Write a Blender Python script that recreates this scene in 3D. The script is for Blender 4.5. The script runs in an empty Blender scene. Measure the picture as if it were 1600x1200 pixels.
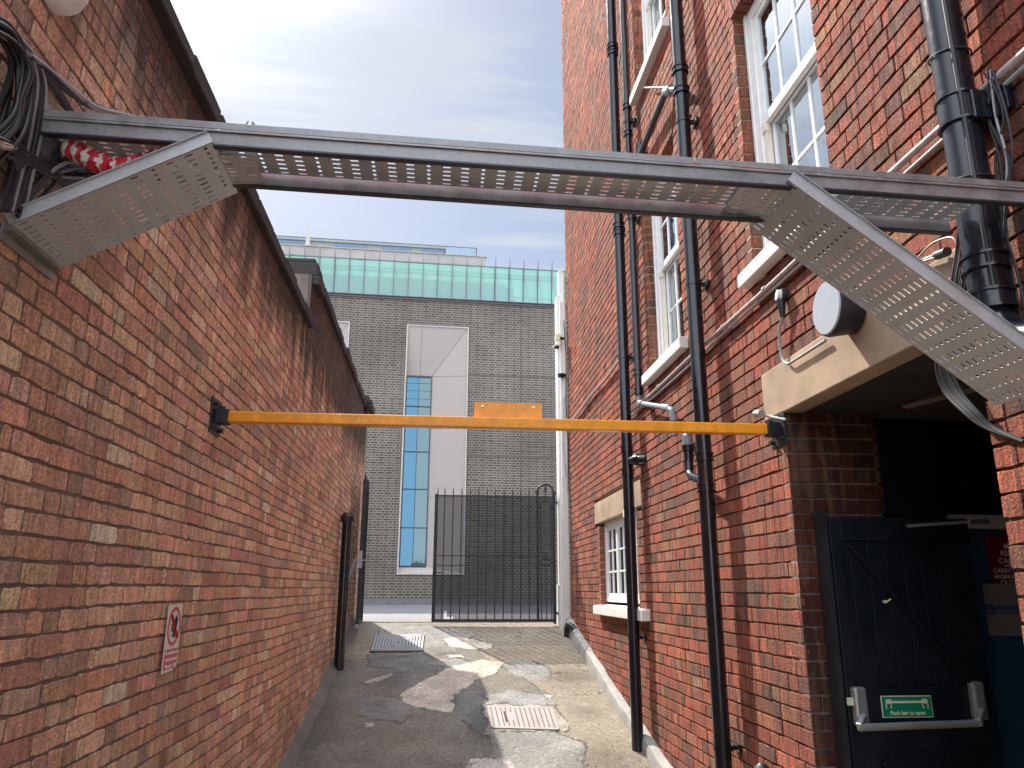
import bpy, math, random
import numpy as np
from mathutils import Vector, Matrix
S = bpy.context.scene
COL = S.collection
rad = math.radians
# ------------------------------------------------------------------ camera
PIT, YAW, ROL, F = rad(15.1), rad(5.36), rad(0.2), 1195.0
CAM = np.array([0, 0, 1.65])
_f = np.array([math.sin(YAW)*math.cos(PIT), math.cos(YAW)*math.cos(PIT), math.sin(PIT)])
_r = np.array([math.cos(YAW), -math.sin(YAW), 0]); _u = np.cross(_r, _f)
_r, _u = math.cos(ROL)*_r+math.sin(ROL)*_u, -math.sin(ROL)*_r+math.cos(ROL)*_u
cd = bpy.data.cameras.new('camera'); cam = bpy.data.objects.new('camera', cd); COL.objects.link(cam)
cd.sensor_width = 36; cd.lens = F/1600*36; cd.clip_start = .05; cd.clip_end = 500
cam.matrix_world = Matrix([[_r[i], _u[i], -_f[i], CAM[i]] for i in range(3)]+[[0, 0, 0, 1]])
S.camera = cam
# survey helper: measured sight lines -> world coordinates on known planes
def ray(x, y): return _f+_r*(x-800)/F+_u*(600-y)/F
def on(x, y, ax, v):
    d = ray(x, y); return tuple(CAM+d*(v-CAM[ax])/d[ax])
SL, Y0 = .2, 4.2                        # ramp slope and foot
def gnd(x, y):
    d = ray(x, y); return tuple(CAM+d*(CAM[2]+SL*Y0)/(SL*d[1]-d[2]))
# ------------------------------------------------------------------ light
LD = Vector((.312, -.599, -.737))
sl = bpy.data.lights.new('sun', 'SUN'); sl.energy = 4.7; sl.angle = rad(.53); sl.color = (1, .93, .82)
so = bpy.data.objects.new('sun', sl); COL.objects.link(so); so.rotation_euler = LD.to_track_quat('-Z', 'Y').to_euler()
W = bpy.data.worlds.new('World'); S.world = W; W.use_nodes = True
wn, wl = W.node_tree.nodes, W.node_tree.links; wn.clear()
def N(nt, t, **k):
    n = nt.nodes.new(t)
    for a, b in k.items():
        if a == 'ins':
            for i, v in b.items(): n.inputs[i].default_value = v
        else: setattr(n, a, b)
    return n
nt = W.node_tree
sky = N(nt, 'ShaderNodeTexSky', sky_type='NISHITA', sun_disc=False, sun_elevation=rad(47.5), sun_rotation=rad(-27.5))
sky.air_density = 1.0; sky.dust_density = 1.2; sky.ozone_density = 1.5
bg1 = N(nt, 'ShaderNodeBackground', ins={1: .07}); wl.new(sky.outputs[0], bg1.inputs[0])
tc = N(nt, 'ShaderNodeTexCoord'); sep = N(nt, 'ShaderNodeSeparateXYZ'); wl.new(tc.outputs['Generated'], sep.inputs[0])
zz = N(nt, 'ShaderNodeMath', operation='MAXIMUM', ins={1: .05}); wl.new(sep.outputs[2], zz.inputs[0])
dx = N(nt, 'ShaderNodeMath', operation='DIVIDE'); wl.new(sep.outputs[0], dx.inputs[0]); wl.new(zz.outputs[0], dx.inputs[1])
dy = N(nt, 'ShaderNodeMath', operation='DIVIDE'); wl.new(sep.outputs[1], dy.inputs[0]); wl.new(zz.outputs[0], dy.inputs[1])
cb = N(nt, 'ShaderNodeCombineXYZ'); wl.new(dx.outputs[0], cb.inputs[0]); wl.new(dy.outputs[0], cb.inputs[1])
mp = N(nt, 'ShaderNodeMapping'); mp.inputs['Rotation'].default_value = (0, 0, rad(22)); mp.inputs['Scale'].default_value = (.65, 1.9, 1); mp.inputs['Location'].default_value = (.6, 1.3, 0)
wl.new(cb.outputs[0], mp.inputs[0])
nz = N(nt, 'ShaderNodeTexNoise', ins={'Scale': 1.5, 'Detail': 10, 'Roughness': .60, 'Distortion': .9}); wl.new(mp.outputs[0], nz.inputs['Vector'])
cr = N(nt, 'ShaderNodeValToRGB'); cr.color_ramp.elements[0].position = .44; cr.color_ramp.elements[1].position = .62
cr.color_ramp.elements[0].color = (.26, .26, .26, 1); cr.color_ramp.elements[1].color = (.95, .95, .95, 1); wl.new(nz.outputs[0], cr.inputs[0])
# clouds glow towards the sun (forward scattering)
nrm = N(nt, 'ShaderNodeVectorMath', operation='NORMALIZE'); wl.new(tc.outputs['Generated'], nrm.inputs[0])
dot = N(nt, 'ShaderNodeVectorMath', operation='DOT_PRODUCT'); wl.new(nrm.outputs[0], dot.inputs[0]); dot.inputs[1].default_value = tuple(-LD.normalized())
mr = N(nt, 'ShaderNodeMapRange', ins={1: .2, 2: 1.0, 3: 0, 4: 1}); wl.new(dot.outputs['Value'], mr.inputs[0])
pw = N(nt, 'ShaderNodeMath', operation='POWER', ins={1: 75}); wl.new(mr.outputs[0], pw.inputs[0])
ml = N(nt, 'ShaderNodeMath', operation='MULTIPLY_ADD', ins={1: 1.7, 2: .47}); wl.new(pw.outputs[0], ml.inputs[0])
# cloud brightness added out of view, overhead and behind camera, to fill shade
nz_ = N(nt, 'ShaderNodeSeparateXYZ'); wl.new(nrm.outputs[0], nz_.inputs[0])
zen0 = N(nt, 'ShaderNodeMapRange', ins={1: .72, 2: .92, 3: 0, 4: 4.8}); wl.new(nz_.outputs[2], zen0.inputs[0])
bck = N(nt, 'ShaderNodeMapRange', ins={1: .05, 2: -.45, 3: 0, 4: 2.2}); wl.new(nz_.outputs[1], bck.inputs[0])
zen1 = N(nt, 'ShaderNodeMath', operation='MAXIMUM'); wl.new(zen0.outputs[0], zen1.inputs[0]); wl.new(bck.outputs[0], zen1.inputs[1])
zen = N(nt, 'ShaderNodeMath', operation='ADD', ins={1: 1.0}); wl.new(zen1.outputs[0], zen.inputs[0])
cov = N(nt, 'ShaderNodeMath', operation='MULTIPLY_ADD', ins={1: .35}); cov.use_clamp = True; wl.new(zen1.outputs[0], cov.inputs[0]); wl.new(cr.outputs[0], cov.inputs[2])
ml2 = N(nt, 'ShaderNodeMath', operation='MULTIPLY'); wl.new(ml.outputs[0], ml2.inputs[0]); wl.new(zen.outputs[0], ml2.inputs[1]); ml = ml2
bg2 = N(nt, 'ShaderNodeBackground', ins={0: (.83, .90, 1.0, 1)}); wl.new(ml.outputs[0], bg2.inputs[1])
mx = N(nt, 'ShaderNodeMixShader'); wl.new(cov.outputs[0], mx.inputs[0]); wl.new(bg1.outputs[0], mx.inputs[1]); wl.new(bg2.outputs[0], mx.inputs[2])
wo = N(nt, 'ShaderNodeOutputWorld'); wl.new(mx.outputs[0], wo.inputs[0])
S.view_settings.view_transform = 'Standard'; S.view_settings.look = 'None'; S.view_settings.exposure = .86; S.view_settings.gamma = 1
S.render.engine = 'CYCLES'; S.cycles.max_bounces = 8; S.cycles.diffuse_bounces = 4; S.cycles.transparent_max_bounces = 16
# ------------------------------------------------------------------ materials
def mat(name, col=(.5, .5, .5), rough=.6, metal=0., var=.12, vs=6., bump=0., bs=60., attr=False, fine=.0, fs=90., spec=.5, coat=0., trans=0., emis=None):
    m = bpy.data.materials.new(name); m.use_nodes = True; t = m.node_tree; L = t.links
    p = t.nodes['Principled BSDF']; p.inputs['Roughness'].default_value = rough; p.inputs['Metallic'].default_value = metal
    p.inputs['Specular IOR Level'].default_value = spec; p.inputs['Coat Weight'].default_value = coat
    o = N(t, 'ShaderNodeTexCoord')
    n = N(t, 'ShaderNodeTexNoise', ins={'Scale': vs, 'Detail': 6, 'Roughness': .6}); L.new(o.outputs['Object'], n.inputs['Vector'])
    r = N(t, 'ShaderNodeMapRange', ins={1: .3, 2: .7, 3: 1-var, 4: 1+var}); L.new(n.outputs[0], r.inputs[0])
    mu = N(t, 'ShaderNodeVectorMath', operation='SCALE'); L.new(r.outputs[0], mu.inputs['Scale'])
    if attr:
        a = N(t, 'ShaderNodeAttribute', attribute_name='col'); L.new(a.outputs['Color'], mu.inputs[0])
    else: mu.inputs[0].default_value = col
    out = mu
    if fine:
        n2 = N(t, 'ShaderNodeTexNoise', ins={'Scale': fs, 'Detail': 4, 'Roughness': .7}); L.new(o.outputs['Object'], n2.inputs['Vector'])
        r2 = N(t, 'ShaderNodeMapRange', ins={1: .3, 2: .7, 3: 1-fine, 4: 1+fine}); L.new(n2.outputs[0], r2.inputs[0])
        out = N(t, 'ShaderNodeVectorMath', operation='SCALE'); L.new(mu.outputs[0], out.inputs[0]); L.new(r2.outputs[0], out.inputs['Scale'])
    L.new(out.outputs[0], p.inputs['Base Color'])
    rr = N(t, 'ShaderNodeMapRange', ins={1: .3, 2: .7, 3: max(.02, rough*.8), 4: min(1, rough*1.2)}); L.new(n.outputs[0], rr.inputs[0]); L.new(rr.outputs[0], p.inputs['Roughness'])
    if bump:
        n3 = N(t, 'ShaderNodeTexNoise', ins={'Scale': bs, 'Detail': 5, 'Roughness': .65}); L.new(o.outputs['Object'], n3.inputs['Vector'])
        b = N(t, 'ShaderNodeBump', ins={'Strength': 1.0, 'Distance': bump}); L.new(n3.outputs[0], b.inputs['Height']); L.new(b.outputs[0], p.inputs['Normal'])
    if emis: p.inputs['Emission Color'].default_value = (*emis, 1); p.inputs['Emission Strength'].default_value = 1
    m['out'] = 1
    m.diffuse_color = (*col, 1)
    return m
def brickmat(name, bump, bs, stain=None, groove=0.):
    m = mat(name, var=.22, vs=26, bump=bump, bs=bs, attr=True, fine=.46, fs=105, rough=.88, spec=.25)
    t = m.node_tree; L = t.links; p = t.nodes['Principled BSDF']
    src = p.inputs['Base Color'].links[0].from_socket
    o = [n for n in t.nodes if n.type == 'TEX_COORD'][0]
    mps = N(t, 'ShaderNodeMapping'); mps.inputs['Scale'].default_value = (1, 1, .10); L.new(o.outputs['Object'], mps.inputs[0])
    ns = N(t, 'ShaderNodeTexNoise', ins={'Scale': 42, 'Detail': 3, 'Roughness': .6}); L.new(mps.outputs[0], ns.inputs['Vector'])
    rs_ = N(t, 'ShaderNodeMapRange', ins={1: .32, 2: .68, 3: .76 if stain else .62, 4: 1.24 if stain else 1.38}); L.new(ns.outputs[0], rs_.inputs[0])
    sc = N(t, 'ShaderNodeVectorMath', operation='SCALE'); L.new(src, sc.inputs[0]); L.new(rs_.outputs[0], sc.inputs['Scale']); src = sc.outputs[0]
    if not stain:
        nq = N(t, 'ShaderNodeTexNoise', ins={'Scale': 24, 'Detail': 2, 'Roughness': .5}); L.new(mps.outputs[0], nq.inputs['Vector'])
        rq = N(t, 'ShaderNodeMapRange', ins={1: .50, 2: .62, 3: 0, 4: .7}); L.new(nq.outputs[0], rq.inputs[0])
        mq = N(t, 'ShaderNodeMix', data_type='RGBA'); mq.inputs[7].default_value = (.30, .16, .10, 1); L.new(rq.outputs[0], mq.inputs[0]); L.new(src, mq.inputs[6]); src = mq.outputs[2]
        rq2 = N(t, 'ShaderNodeMapRange', ins={1: .36, 2: .44, 3: .68, 4: 0}); L.new(nq.outputs[0], rq2.inputs[0])
        mq2 = N(t, 'ShaderNodeMix', data_type='RGBA'); mq2.inputs[7].default_value = (.10, .055, .048, 1); L.new(rq2.outputs[0], mq2.inputs[0]); L.new(src, mq2.inputs[6]); src = mq2.outputs[2]
    # larger dark weathering blotches
    n = N(t, 'ShaderNodeTexNoise', ins={'Scale': 1.3, 'Detail': 7, 'Roughness': .62}); L.new(o.outputs['Object'], n.inputs['Vector'])
    r = N(t, 'ShaderNodeMapRange', ins={1: .42, 2: .66, 3: 0, 4: .36 if not stain else .34}); L.new(n.outputs[0], r.inputs[0])
    mx = N(t, 'ShaderNodeMix', data_type='RGBA'); mx.inputs[7].default_value = (.085, .068, .066, 1); L.new(r.outputs[0], mx.inputs[0]); L.new(src, mx.inputs[6])
    src = mx.outputs[2]
    if stain:           # soot that has washed down from the coping, in streaks
        sp = N(t, 'ShaderNodeSeparateXYZ'); L.new(o.outputs['Object'], sp.inputs[0])
        mpn = N(t, 'ShaderNodeMapping'); mpn.inputs['Scale'].default_value = (1, 3.2, .55); L.new(o.outputs['Object'], mpn.inputs[0])
        n2 = N(t, 'ShaderNodeTexNoise', ins={'Scale': 1.6, 'Detail': 6, 'Roughness': .6}); L.new(mpn.outputs[0], n2.inputs['Vector'])
        ad = N(t, 'ShaderNodeMath', operation='MULTIPLY_ADD', ins={1: 1.5}); L.new(n2.outputs[0], ad.inputs[0]); L.new(sp.outputs[2], ad.inputs[2])
        st = N(t, 'ShaderNodeMath', operation='MULTIPLY', ins={1: 1.0}); L.new(ad.outputs[0], st.inputs[0])
        # upper wall section beyond 5.84 m is taller
        gy = N(t, 'ShaderNodeMath', operation='GREATER_THAN', ins={1: 5.84}); L.new(sp.outputs[1], gy.inputs[0])
        sb = N(t, 'ShaderNodeMath', operation='MULTIPLY_ADD', ins={1: -.42}); L.new(gy.outputs[0], sb.inputs[0]); L.new(st.outputs[0], sb.inputs[2])
        r2 = N(t, 'ShaderNodeMapRange', ins={1: stain+.12, 2: stain+.55, 3: 0, 4: .86}); L.new(sb.outputs[0], r2.inputs[0])
        mx2 = N(t, 'ShaderNodeMix', data_type='RGBA'); mx2.inputs[7].default_value = (.038, .033, .036, 1); L.new(r2.outputs[0], mx2.inputs[0]); L.new(src, mx2.inputs[6]); src = mx2.outputs[2]
    L.new(src, p.inputs['Base Color'])
    return m
M = {}
M['brick_r'] = brickmat('red_rustic_brick', .05, 95)
M['brick_l'] = brickmat('old_salmon_brick', .012, 70, stain=3.72)
M['mortar_r'] = mat('sandy_mortar', (.46, .37, .25), .95, var=.3, vs=5, bump=.004, bs=120, fine=.2)
M['pointing'] = mat('pale_lime_pointing', (.42, .33, .21), .95, var=.2, vs=20, bump=.006, bs=120, fine=.25)
M['mortar_l'] = mat('dark_lime_mortar', (.21, .165, .15), .95, var=.35, vs=4, bump=.004, bs=100, fine=.2)
M['stone'] = mat('pale_sandstone', (.37, .265, .18), .85, var=.28, vs=4, bump=.0015, bs=160, fine=.16, fs=160)
M['whitestone'] = mat('white_painted_stone', (.72, .70, .66), .6, var=.08, vs=9, bump=.001, bs=80)
M['white'] = mat('white_gloss_paint', (.78, .77, .75), .35, var=.05, vs=14, bump=.0004, bs=60)
M['cream'] = mat('cream_gloss_paint', (.70, .65, .55), .4, var=.06, vs=14)
M['black'] = mat('black_gloss_pipe_paint', (.006, .008, .013), .22, var=.3, vs=9, bump=.0012, bs=22, coat=.3)
M['blackm'] = mat('black_iron_paint', (.014, .016, .02), .45, var=.3, vs=9, bump=.0006, bs=90)
M['greypipe'] = mat('grey_plastic_pipe', (.22, .24, .26), .4, var=.1, vs=9)
M['steel'] = mat('galvanised_steel', (.52, .545, .575), .42, metal=.4, var=.10, vs=10, bump=.0003, bs=40, fine=.06)
M['steelw'] = mat('galvanised_steel_dull', (.29, .285, .29), .5, metal=.55, var=.22, vs=16, bump=.0006, bs=30, fine=.1)
M['orange'] = mat('orange_yellow_paint', (.86, .33, .012), .38, var=.16, vs=22, bump=.0006, bs=50, fine=.10, fs=70, coat=.2)
M['bolt'] = mat('zinc_bolt', (.7, .62, .4), .3, metal=.9)
M['cablek'] = mat('black_cable_sheath', (.02, .02, .024), .45)
M['cableg'] = mat('grey_cable_sheath', (.30, .29, .29), .45)
M['cablet'] = mat('tan_cable_sheath', (.36, .25, .19), .5)
M['coping'] = mat('sooty_coping_stone', (.045, .038, .040), .9, var=.4, vs=7, bump=.01, bs=22, fine=.2)
M['navy'] = mat('dark_navy_door_paint', (.0020, .0058, .0115), .45, var=.2, vs=5, bump=.0005, bs=50)
M['blue'] = mat('blue_interior_paint', (.015, .06, .12), .6, var=.1)
M['dark'] = mat('dark_interior', (.018, .018, .022), .9)
M['red'] = mat('red_poster', (.16, .008, .018), .5)
M['redtape'] = mat('red_barrier_tape', (.62, .02, .045), .35, bump=.001, bs=60)
M['whitetape'] = mat('white_barrier_tape', (.75, .68, .60), .35, bump=.001, bs=60)
M['signwhite'] = mat('sign_white', (.78, .76, .72), .4, var=.06)
M['signred'] = mat('sign_red', (.55, .03, .05), .4)
M['signblack'] = mat('sign_black', (.01, .01, .012), .5)
M['signgrey'] = mat('pale_grey_panel', (.20, .19, .18), .5)
M['logoblue'] = mat('logo_blue', (.02, .08, .22), .5)
M['green'] = mat('exit_green', (.0, .20, .10), .4)
M['cream2'] = mat('photoluminescent_cream', (.66, .66, .48), .4)
M['alu'] = mat('satin_aluminium', (.36, .37, .38), .38, metal=.6, var=.1)
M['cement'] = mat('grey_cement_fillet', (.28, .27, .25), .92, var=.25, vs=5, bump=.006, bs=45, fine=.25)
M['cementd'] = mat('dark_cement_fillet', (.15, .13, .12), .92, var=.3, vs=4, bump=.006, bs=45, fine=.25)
M['paving'] = mat('pale_street_paving', (.145, .14, .14), .8, var=.12, vs=.8, bump=.002, bs=30, fine=.1, fs=30)
M['concrete'] = mat('pale_concrete', (.36, .33, .31), .8, var=.16, vs=1.5, fine=.1, fs=20)
M['panel'] = mat('pale_lilac_grey_panel', (.345, .30, .275), .55, var=.04, vs=.6)
M['trimw'] = mat('off_white_trim', (.44, .42, .39), .5)
M['mullion'] = mat('dark_bronze_mullion', (.05, .055, .065), .4, metal=.4)
M['fin'] = mat('grey_metal_fin', (.16, .16, .18), .4, metal=.6)
M['lead'] = mat('grey_lead_flashing', (.13, .125, .13), .5)
M['bluepanel'] = mat('blue_grey_glazing', (.10, .16, .28), .15, var=.1, vs=1)
M['tan'] = mat('tan_cladding', (.36, .33, .29), .7)
M['timber'] = mat('pale_batten', (.22, .17, .13), .7)
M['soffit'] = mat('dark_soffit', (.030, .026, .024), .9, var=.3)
M['lens'] = mat('lamp_lens', (.40, .43, .48), .3, var=.03)
M['cover'] = mat('cast_iron_cover', (.30, .30, .31), .5, metal=.35, var=.2, vs=12, bump=.001, bs=60)
M['cover2'] = mat('pinkish_cast_cover', (.30, .255, .24), .6, metal=.1, var=.12, vs=12, bump=.001, bs=60)
M['coverd'] = mat('cover_slot_dark', (.05, .045, .045), .8)
M['curtain'] = mat('white_blind', (.62, .62, .60), .8)
M['asphalt'] = mat('patched_ramp', var=.14, vs=3, bump=.010, bs=85, attr=True, fine=.55, fs=80, rough=.92, spec=.25)
M['floor'] = mat('worn_concrete_floor', (.20, .19, .17), .9, var=.2, vs=3, bump=.003, bs=90, fine=.2)
def glassy(name, tint, gl, rough=.02, alpha=.5, bump=0.):
    m = bpy.data.materials.new(name); m.use_nodes = True; t = m.node_tree; L = t.links; t.nodes.clear()
    g = N(t, 'ShaderNodeBsdfGlossy', ins={0: (*gl, 1), 1: rough}); tr = N(t, 'ShaderNodeBsdfTransparent', ins={0: (*tint, 1)})
    mx = N(t, 'ShaderNodeMixShader'); fr = N(t, 'ShaderNodeFresnel', ins={0: 1.5})
    ma = N(t, 'ShaderNodeMath', operation='MULTIPLY_ADD', ins={1: 1.0, 2: alpha}); ma.use_clamp = True; L.new(fr.outputs[0], ma.inputs[0]); L.new(ma.outputs[0], mx.inputs[0])
    L.new(tr.outputs[0], mx.inputs[1]); L.new(g.outputs[0], mx.inputs[2]); o = N(t, 'ShaderNodeOutputMaterial'); L.new(mx.outputs[0], o.inputs[0])
    if bump:
        tcn = N(t, 'ShaderNodeTexCoord'); n3 = N(t, 'ShaderNodeTexNoise', ins={'Scale': 2.2, 'Detail': 2}); L.new(tcn.outputs['Object'], n3.inputs['Vector'])
        b = N(t, 'ShaderNodeBump', ins={'Strength': 1, 'Distance': bump}); L.new(n3.outputs[0], b.inputs['Height']); L.new(b.outputs[0], g.inputs['Normal'])
    return m
M['glass'] = glassy('window_glass', (.75, .82, .84), (.74, .82, .90), alpha=.50, bump=.004)
M['glassf'] = glassy('office_glass', (.25, .35, .42), (.16, .33, .46), alpha=.42, bump=.002)
M['glassg'] = glassy('office_glass_rippled', (.20, .30, .34), (.28, .40, .42), alpha=.36, bump=.0015)
M['railglass'] = glassy('rail_glass', (.84, .90, .91), (.7, .75, .8), alpha=.0)
def greenglass(k=1.):
    m = bpy.data.materials.new('green_screen_glass'); m.use_nodes = True; t = m.node_tree; L = t.links; t.nodes.clear()
    a = N(t, 'ShaderNodeBsdfTranslucent', ins={0: (.22*k, .48*k, .41*k, 1)}); b = N(t, 'ShaderNodeBsdfDiffuse', ins={0: (.17*k, .36*k, .30*k, 1)}); c = N(t, 'ShaderNodeBsdfTransparent', ins={0: (.50, .80, .74, 1)})
    g = N(t, 'ShaderNodeBsdfGlossy', ins={0: (.9, 1, 1, 1), 1: .05})
    m1 = N(t, 'ShaderNodeMixShader', ins={0: .5}); L.new(a.outputs[0], m1.inputs[1]); L.new(b.outputs[0], m1.inputs[2])
    m2 = N(t, 'ShaderNodeMixShader', ins={0: .45}); L.new(m1.outputs[0], m2.inputs[1]); L.new(c.outputs[0], m2.inputs[2])
    m3 = N(t, 'ShaderNodeMixShader', ins={0: .12}); L.new(m2.outputs[0], m3.inputs[1]); L.new(g.outputs[0], m3.inputs[2])
    o = N(t, 'ShaderNodeOutputMaterial'); L.new(m3.outputs[0], o.inputs[0]); return m
M['green_glass'] = greenglass(); M['green_glass_b'] = greenglass(.88)
def meshmat():
    m = bpy.data.materials.new('fine_black_wire_mesh'); m.use_nodes = True; t = m.node_tree; L = t.links; t.nodes.clear()
    a = N(t, 'ShaderNodeBsdfDiffuse', ins={0: (.015, .016, .02, 1)}); c = N(t, 'ShaderNodeBsdfTransparent')
    m1 = N(t, 'ShaderNodeMixShader', ins={0: .34}); L.new(a.outputs[0], m1.inputs[1]); L.new(c.outputs[0], m1.inputs[2])
    o = N(t, 'ShaderNodeOutputMaterial'); L.new(m1.outputs[0], o.inputs[0]); return m
M['wire'] = meshmat()
def facademat():
    m = mat('grey_brown_facade_brick', rough=.85); t = m.node_tree; L = t.links; p = t.nodes['Principled BSDF']
    o = [n for n in t.nodes if n.type == 'TEX_COORD'][0]; sp = N(t, 'ShaderNodeSeparateXYZ'); L.new(o.outputs['Object'], sp.inputs[0])
    c = N(t, 'ShaderNodeCombineXYZ'); L.new(sp.outputs[0], c.inputs[0]); L.new(sp.outputs[2], c.inputs[1])
    b = N(t, 'ShaderNodeTexBrick', ins={'Color1': (.062, .052, .044, 1), 'Color2': (.115, .094, .078, 1), 'Mortar': (.26, .23, .19, 1), 'Scale': 1, 'Mortar Size': .010, 'Mortar Smooth': .15, 'Brick Width': .235, 'Row Height': .076, 'Bias': -.1})
    b.offset_frequency = 2; b.squash_frequency = 2; b.squash = .5
    L.new(c.outputs[0], b.inputs['Vector'])
    n = N(t, 'ShaderNodeTexNoise', ins={'Scale': .35, 'Detail': 5}); L.new(o.outputs['Object'], n.inputs['Vector']); r = N(t, 'ShaderNodeMapRange', ins={1: .3, 2: .7, 3: .68, 4: 1.25}); L.new(n.outputs[0], r.inputs[0])
    s = N(t, 'ShaderNodeVectorMath', operation='SCALE'); L.new(b.outputs[0], s.inputs[0]); L.new(r.outputs[0], s.inputs['Scale']); L.new(s.outputs[0], p.inputs['Base Color'])
    return m
M['facade'] = facademat(); M['jointd'] = mat('dark_facade_joint', (.10, .088, .078), .9, var=.3, vs=20)
# ------------------------------------------------------------------ builders
def tag(o, label=None, cat=None, group=None, kind=None):
    if label: o['label'] = label
    if cat: o['category'] = cat
    if group: o['group'] = group
    if kind: o['kind'] = kind
    return o
def empty(name, loc, label=None, cat=None, group=None, kind=None, rz=0.):
    o = bpy.data.objects.new(name, None); COL.objects.link(o); o.location = loc; o.rotation_euler = (0, 0, rz); o.empty_display_size = .1
    return tag(o, label, cat, group, kind)
WL = {}
def strip(fn, ys):
    b = MB(); n = None; vs = []; fs = []
    for i, y in enumerate(ys):
        p = fn(y); n = len(p); vs += p
        if i:
            for j in range(n-1): a = (i-1)*n+j; fs.append((a, a+1, a+1+n, a+n))
    return b.add(vs, fs)
class MB:
    def __init__(s): s.v = []; s.f = []
    def add(s, vs, fs):
        k = len(s.v); s.v += [tuple(map(float, p)) for p in vs]; s.f += [tuple(i+k for i in f) for f in fs]; return s
    def box(s, x0, x1, y0, y1, z0, z1):
        return s.add([(x, y, z) for z in (z0, z1) for y in (y0, y1) for x in (x0, x1)], [(0, 2, 3, 1), (4, 5, 7, 6), (0, 1, 5, 4), (2, 6, 7, 3), (0, 4, 6, 2), (1, 3, 7, 5)])
    def hexa(s, a, b):      # two quads (lists of 4 points), same winding
        return s.add(list(a)+list(b), [(3, 2, 1, 0), (4, 5, 6, 7), (0, 1, 5, 4), (1, 2, 6, 5), (2, 3, 7, 6), (3, 0, 4, 7)])
    def bar(s, p, q, w, h, upv=(0, 0, 1)):
        p, q = Vector(p), Vector(q); d = (q-p).normalized(); sd = d.cross(Vector(upv))
        if sd.length < 1e-4: sd = d.cross(Vector((0, 1, 0)))
        sd.normalize(); u = sd.cross(d); c = [sd*w/2+u*h/2, -sd*w/2+u*h/2, -sd*w/2-u*h/2, sd*w/2-u*h/2]
        return s.hexa([p+x for x in c], [q+x for x in c])
    def tube(s, pts, r, n=10, cap=True):
        pts = [Vector(p) for p in pts]; rs = r if isinstance(r, (list, tuple)) else [r]*len(pts); k = len(s.v)
        up = None
        for i, p in enumerate(pts):
            a = pts[max(0, i-1)]; b = pts[min(len(pts)-1, i+1)]; d = (b-a).normalized()
            if up is None: up = d.orthogonal().normalized()
            else:
                up = (up-d*up.dot(d))
                up = up.normalized() if up.length > 1e-5 else d.orthogonal().normalized()
            w = d.cross(up)
            for j in range(n):
                an = 2*math.pi*j/n; s.v.append(tuple(p+(up*math.cos(an)+w*math.sin(an))*rs[i]))
        for i in range(len(pts)-1):
            for j in range(n):
                a = k+i*n+j; b = k+i*n+(j+1) % n; s.f.append((a, b, b+n, a+n))
        if cap: s.f.append(tuple(k+j for j in range(n))[::-1]); s.f.append(tuple(k+(len(pts)-1)*n+j for j in range(n)))
        return s
    def prism(s, pts, vec):
        n = len(pts); v = Vector(vec); a = [Vector(p) for p in pts]
        return s.add(a+[p+v for p in a], [tuple(range(n))[::-1], tuple(range(n, 2*n))]+[(i, (i+1) % n, (i+1) % n+n, i+n) for i in range(n)])
    def build(s, name, m, parent=None, smooth=False, bevel=0., local=False, **k):
        me = bpy.data.meshes.new(name)
        vs = s.v
        if parent is not None and not local:
            w = WL[parent.name]; vs = [(a-w[0], b-w[1], c-w[2]) for a, b, c in vs]
        loc = (0, 0, 0)
        if parent is None:
            a = np.array(vs); loc = ((a[:, 0].min()+a[:, 0].max())/2, (a[:, 1].min()+a[:, 1].max())/2, a[:, 2].min()); vs = a-np.array(loc); vs = [tuple(p) for p in vs]
        me.from_pydata(vs, [], s.f); me.materials.append(m)
        o = bpy.data.objects.new(name, me); COL.objects.link(o); o.location = loc
        if parent is not None: o.parent = parent; WL[o.name] = WL[parent.name]
        else: WL[o.name] = loc
        import bmesh
        b = bmesh.new(); b.from_mesh(me); bmesh.ops.recalc_face_normals(b, faces=b.faces); b.to_mesh(me); b.free()
        if smooth:
            for p in me.polygons: p.use_smooth = True
            me.set_sharp_from_angle(angle=rad(38))
        if bevel:
            q = o.modifiers.new('bevel', 'BEVEL'); q.width = bevel; q.segments = 2; q.limit_method = 'ANGLE'
        return tag(o, **k)
def E(name, loc, *a, **k):
    o = empty(name, loc, *a, **k); WL[o.name] = loc; return o
def text(s, name, m, size, origin, ux, uy, nrm, parent, align='LEFT', bold=0., ext=.0008):
    cu = bpy.data.curves.new(name, 'FONT'); cu.body = s; cu.size = size; cu.align_x = align; cu.extrude = ext; cu.offset = bold; cu.resolution_u = 3
    t = bpy.data.objects.new('t', cu); COL.objects.link(t); bpy.context.view_layer.update()
    me = bpy.data.meshes.new_from_object(t); bpy.data.objects.remove(t)
    ux, uy, nrm = Vector(ux), Vector(uy), Vector(nrm); w = Vector(WL[parent.name])
    for v in me.vertices:
        c = v.co.copy(); v.co = Vector(origin)+ux*c.x+uy*c.y+nrm*c.z-w
    me.materials.clear(); me.materials.append(m); me.name = name
    o = bpy.data.objects.new(name, me); COL.objects.link(o); o.parent = parent; WL[o.name] = WL[parent.name]; return o
def spline(pts, k=6):
    P = [Vector(p) for p in pts]; P = [P[0]*2-P[1]]+P+[P[-1]*2-P[-2]]; out = []
    for i in range(1, len(P)-2):
        for j in range(k):
            t = j/k; a, b, c, d = P[i-1:i+3]
            out.append(.5*((2*b)+(c-a)*t+(2*a-5*b+4*c-d)*t*t+(3*b-a-3*c+d)*t**3))
    return out+[P[-2]]
def arc(c, a, b, r, n, st=0, en=2*math.pi): return [Vector(c)+Vector(a)*r*math.cos(st+(en-st)*i/n)+Vector(b)*r*math.sin(st+(en-st)*i/n) for i in range(n+1)]
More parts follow.
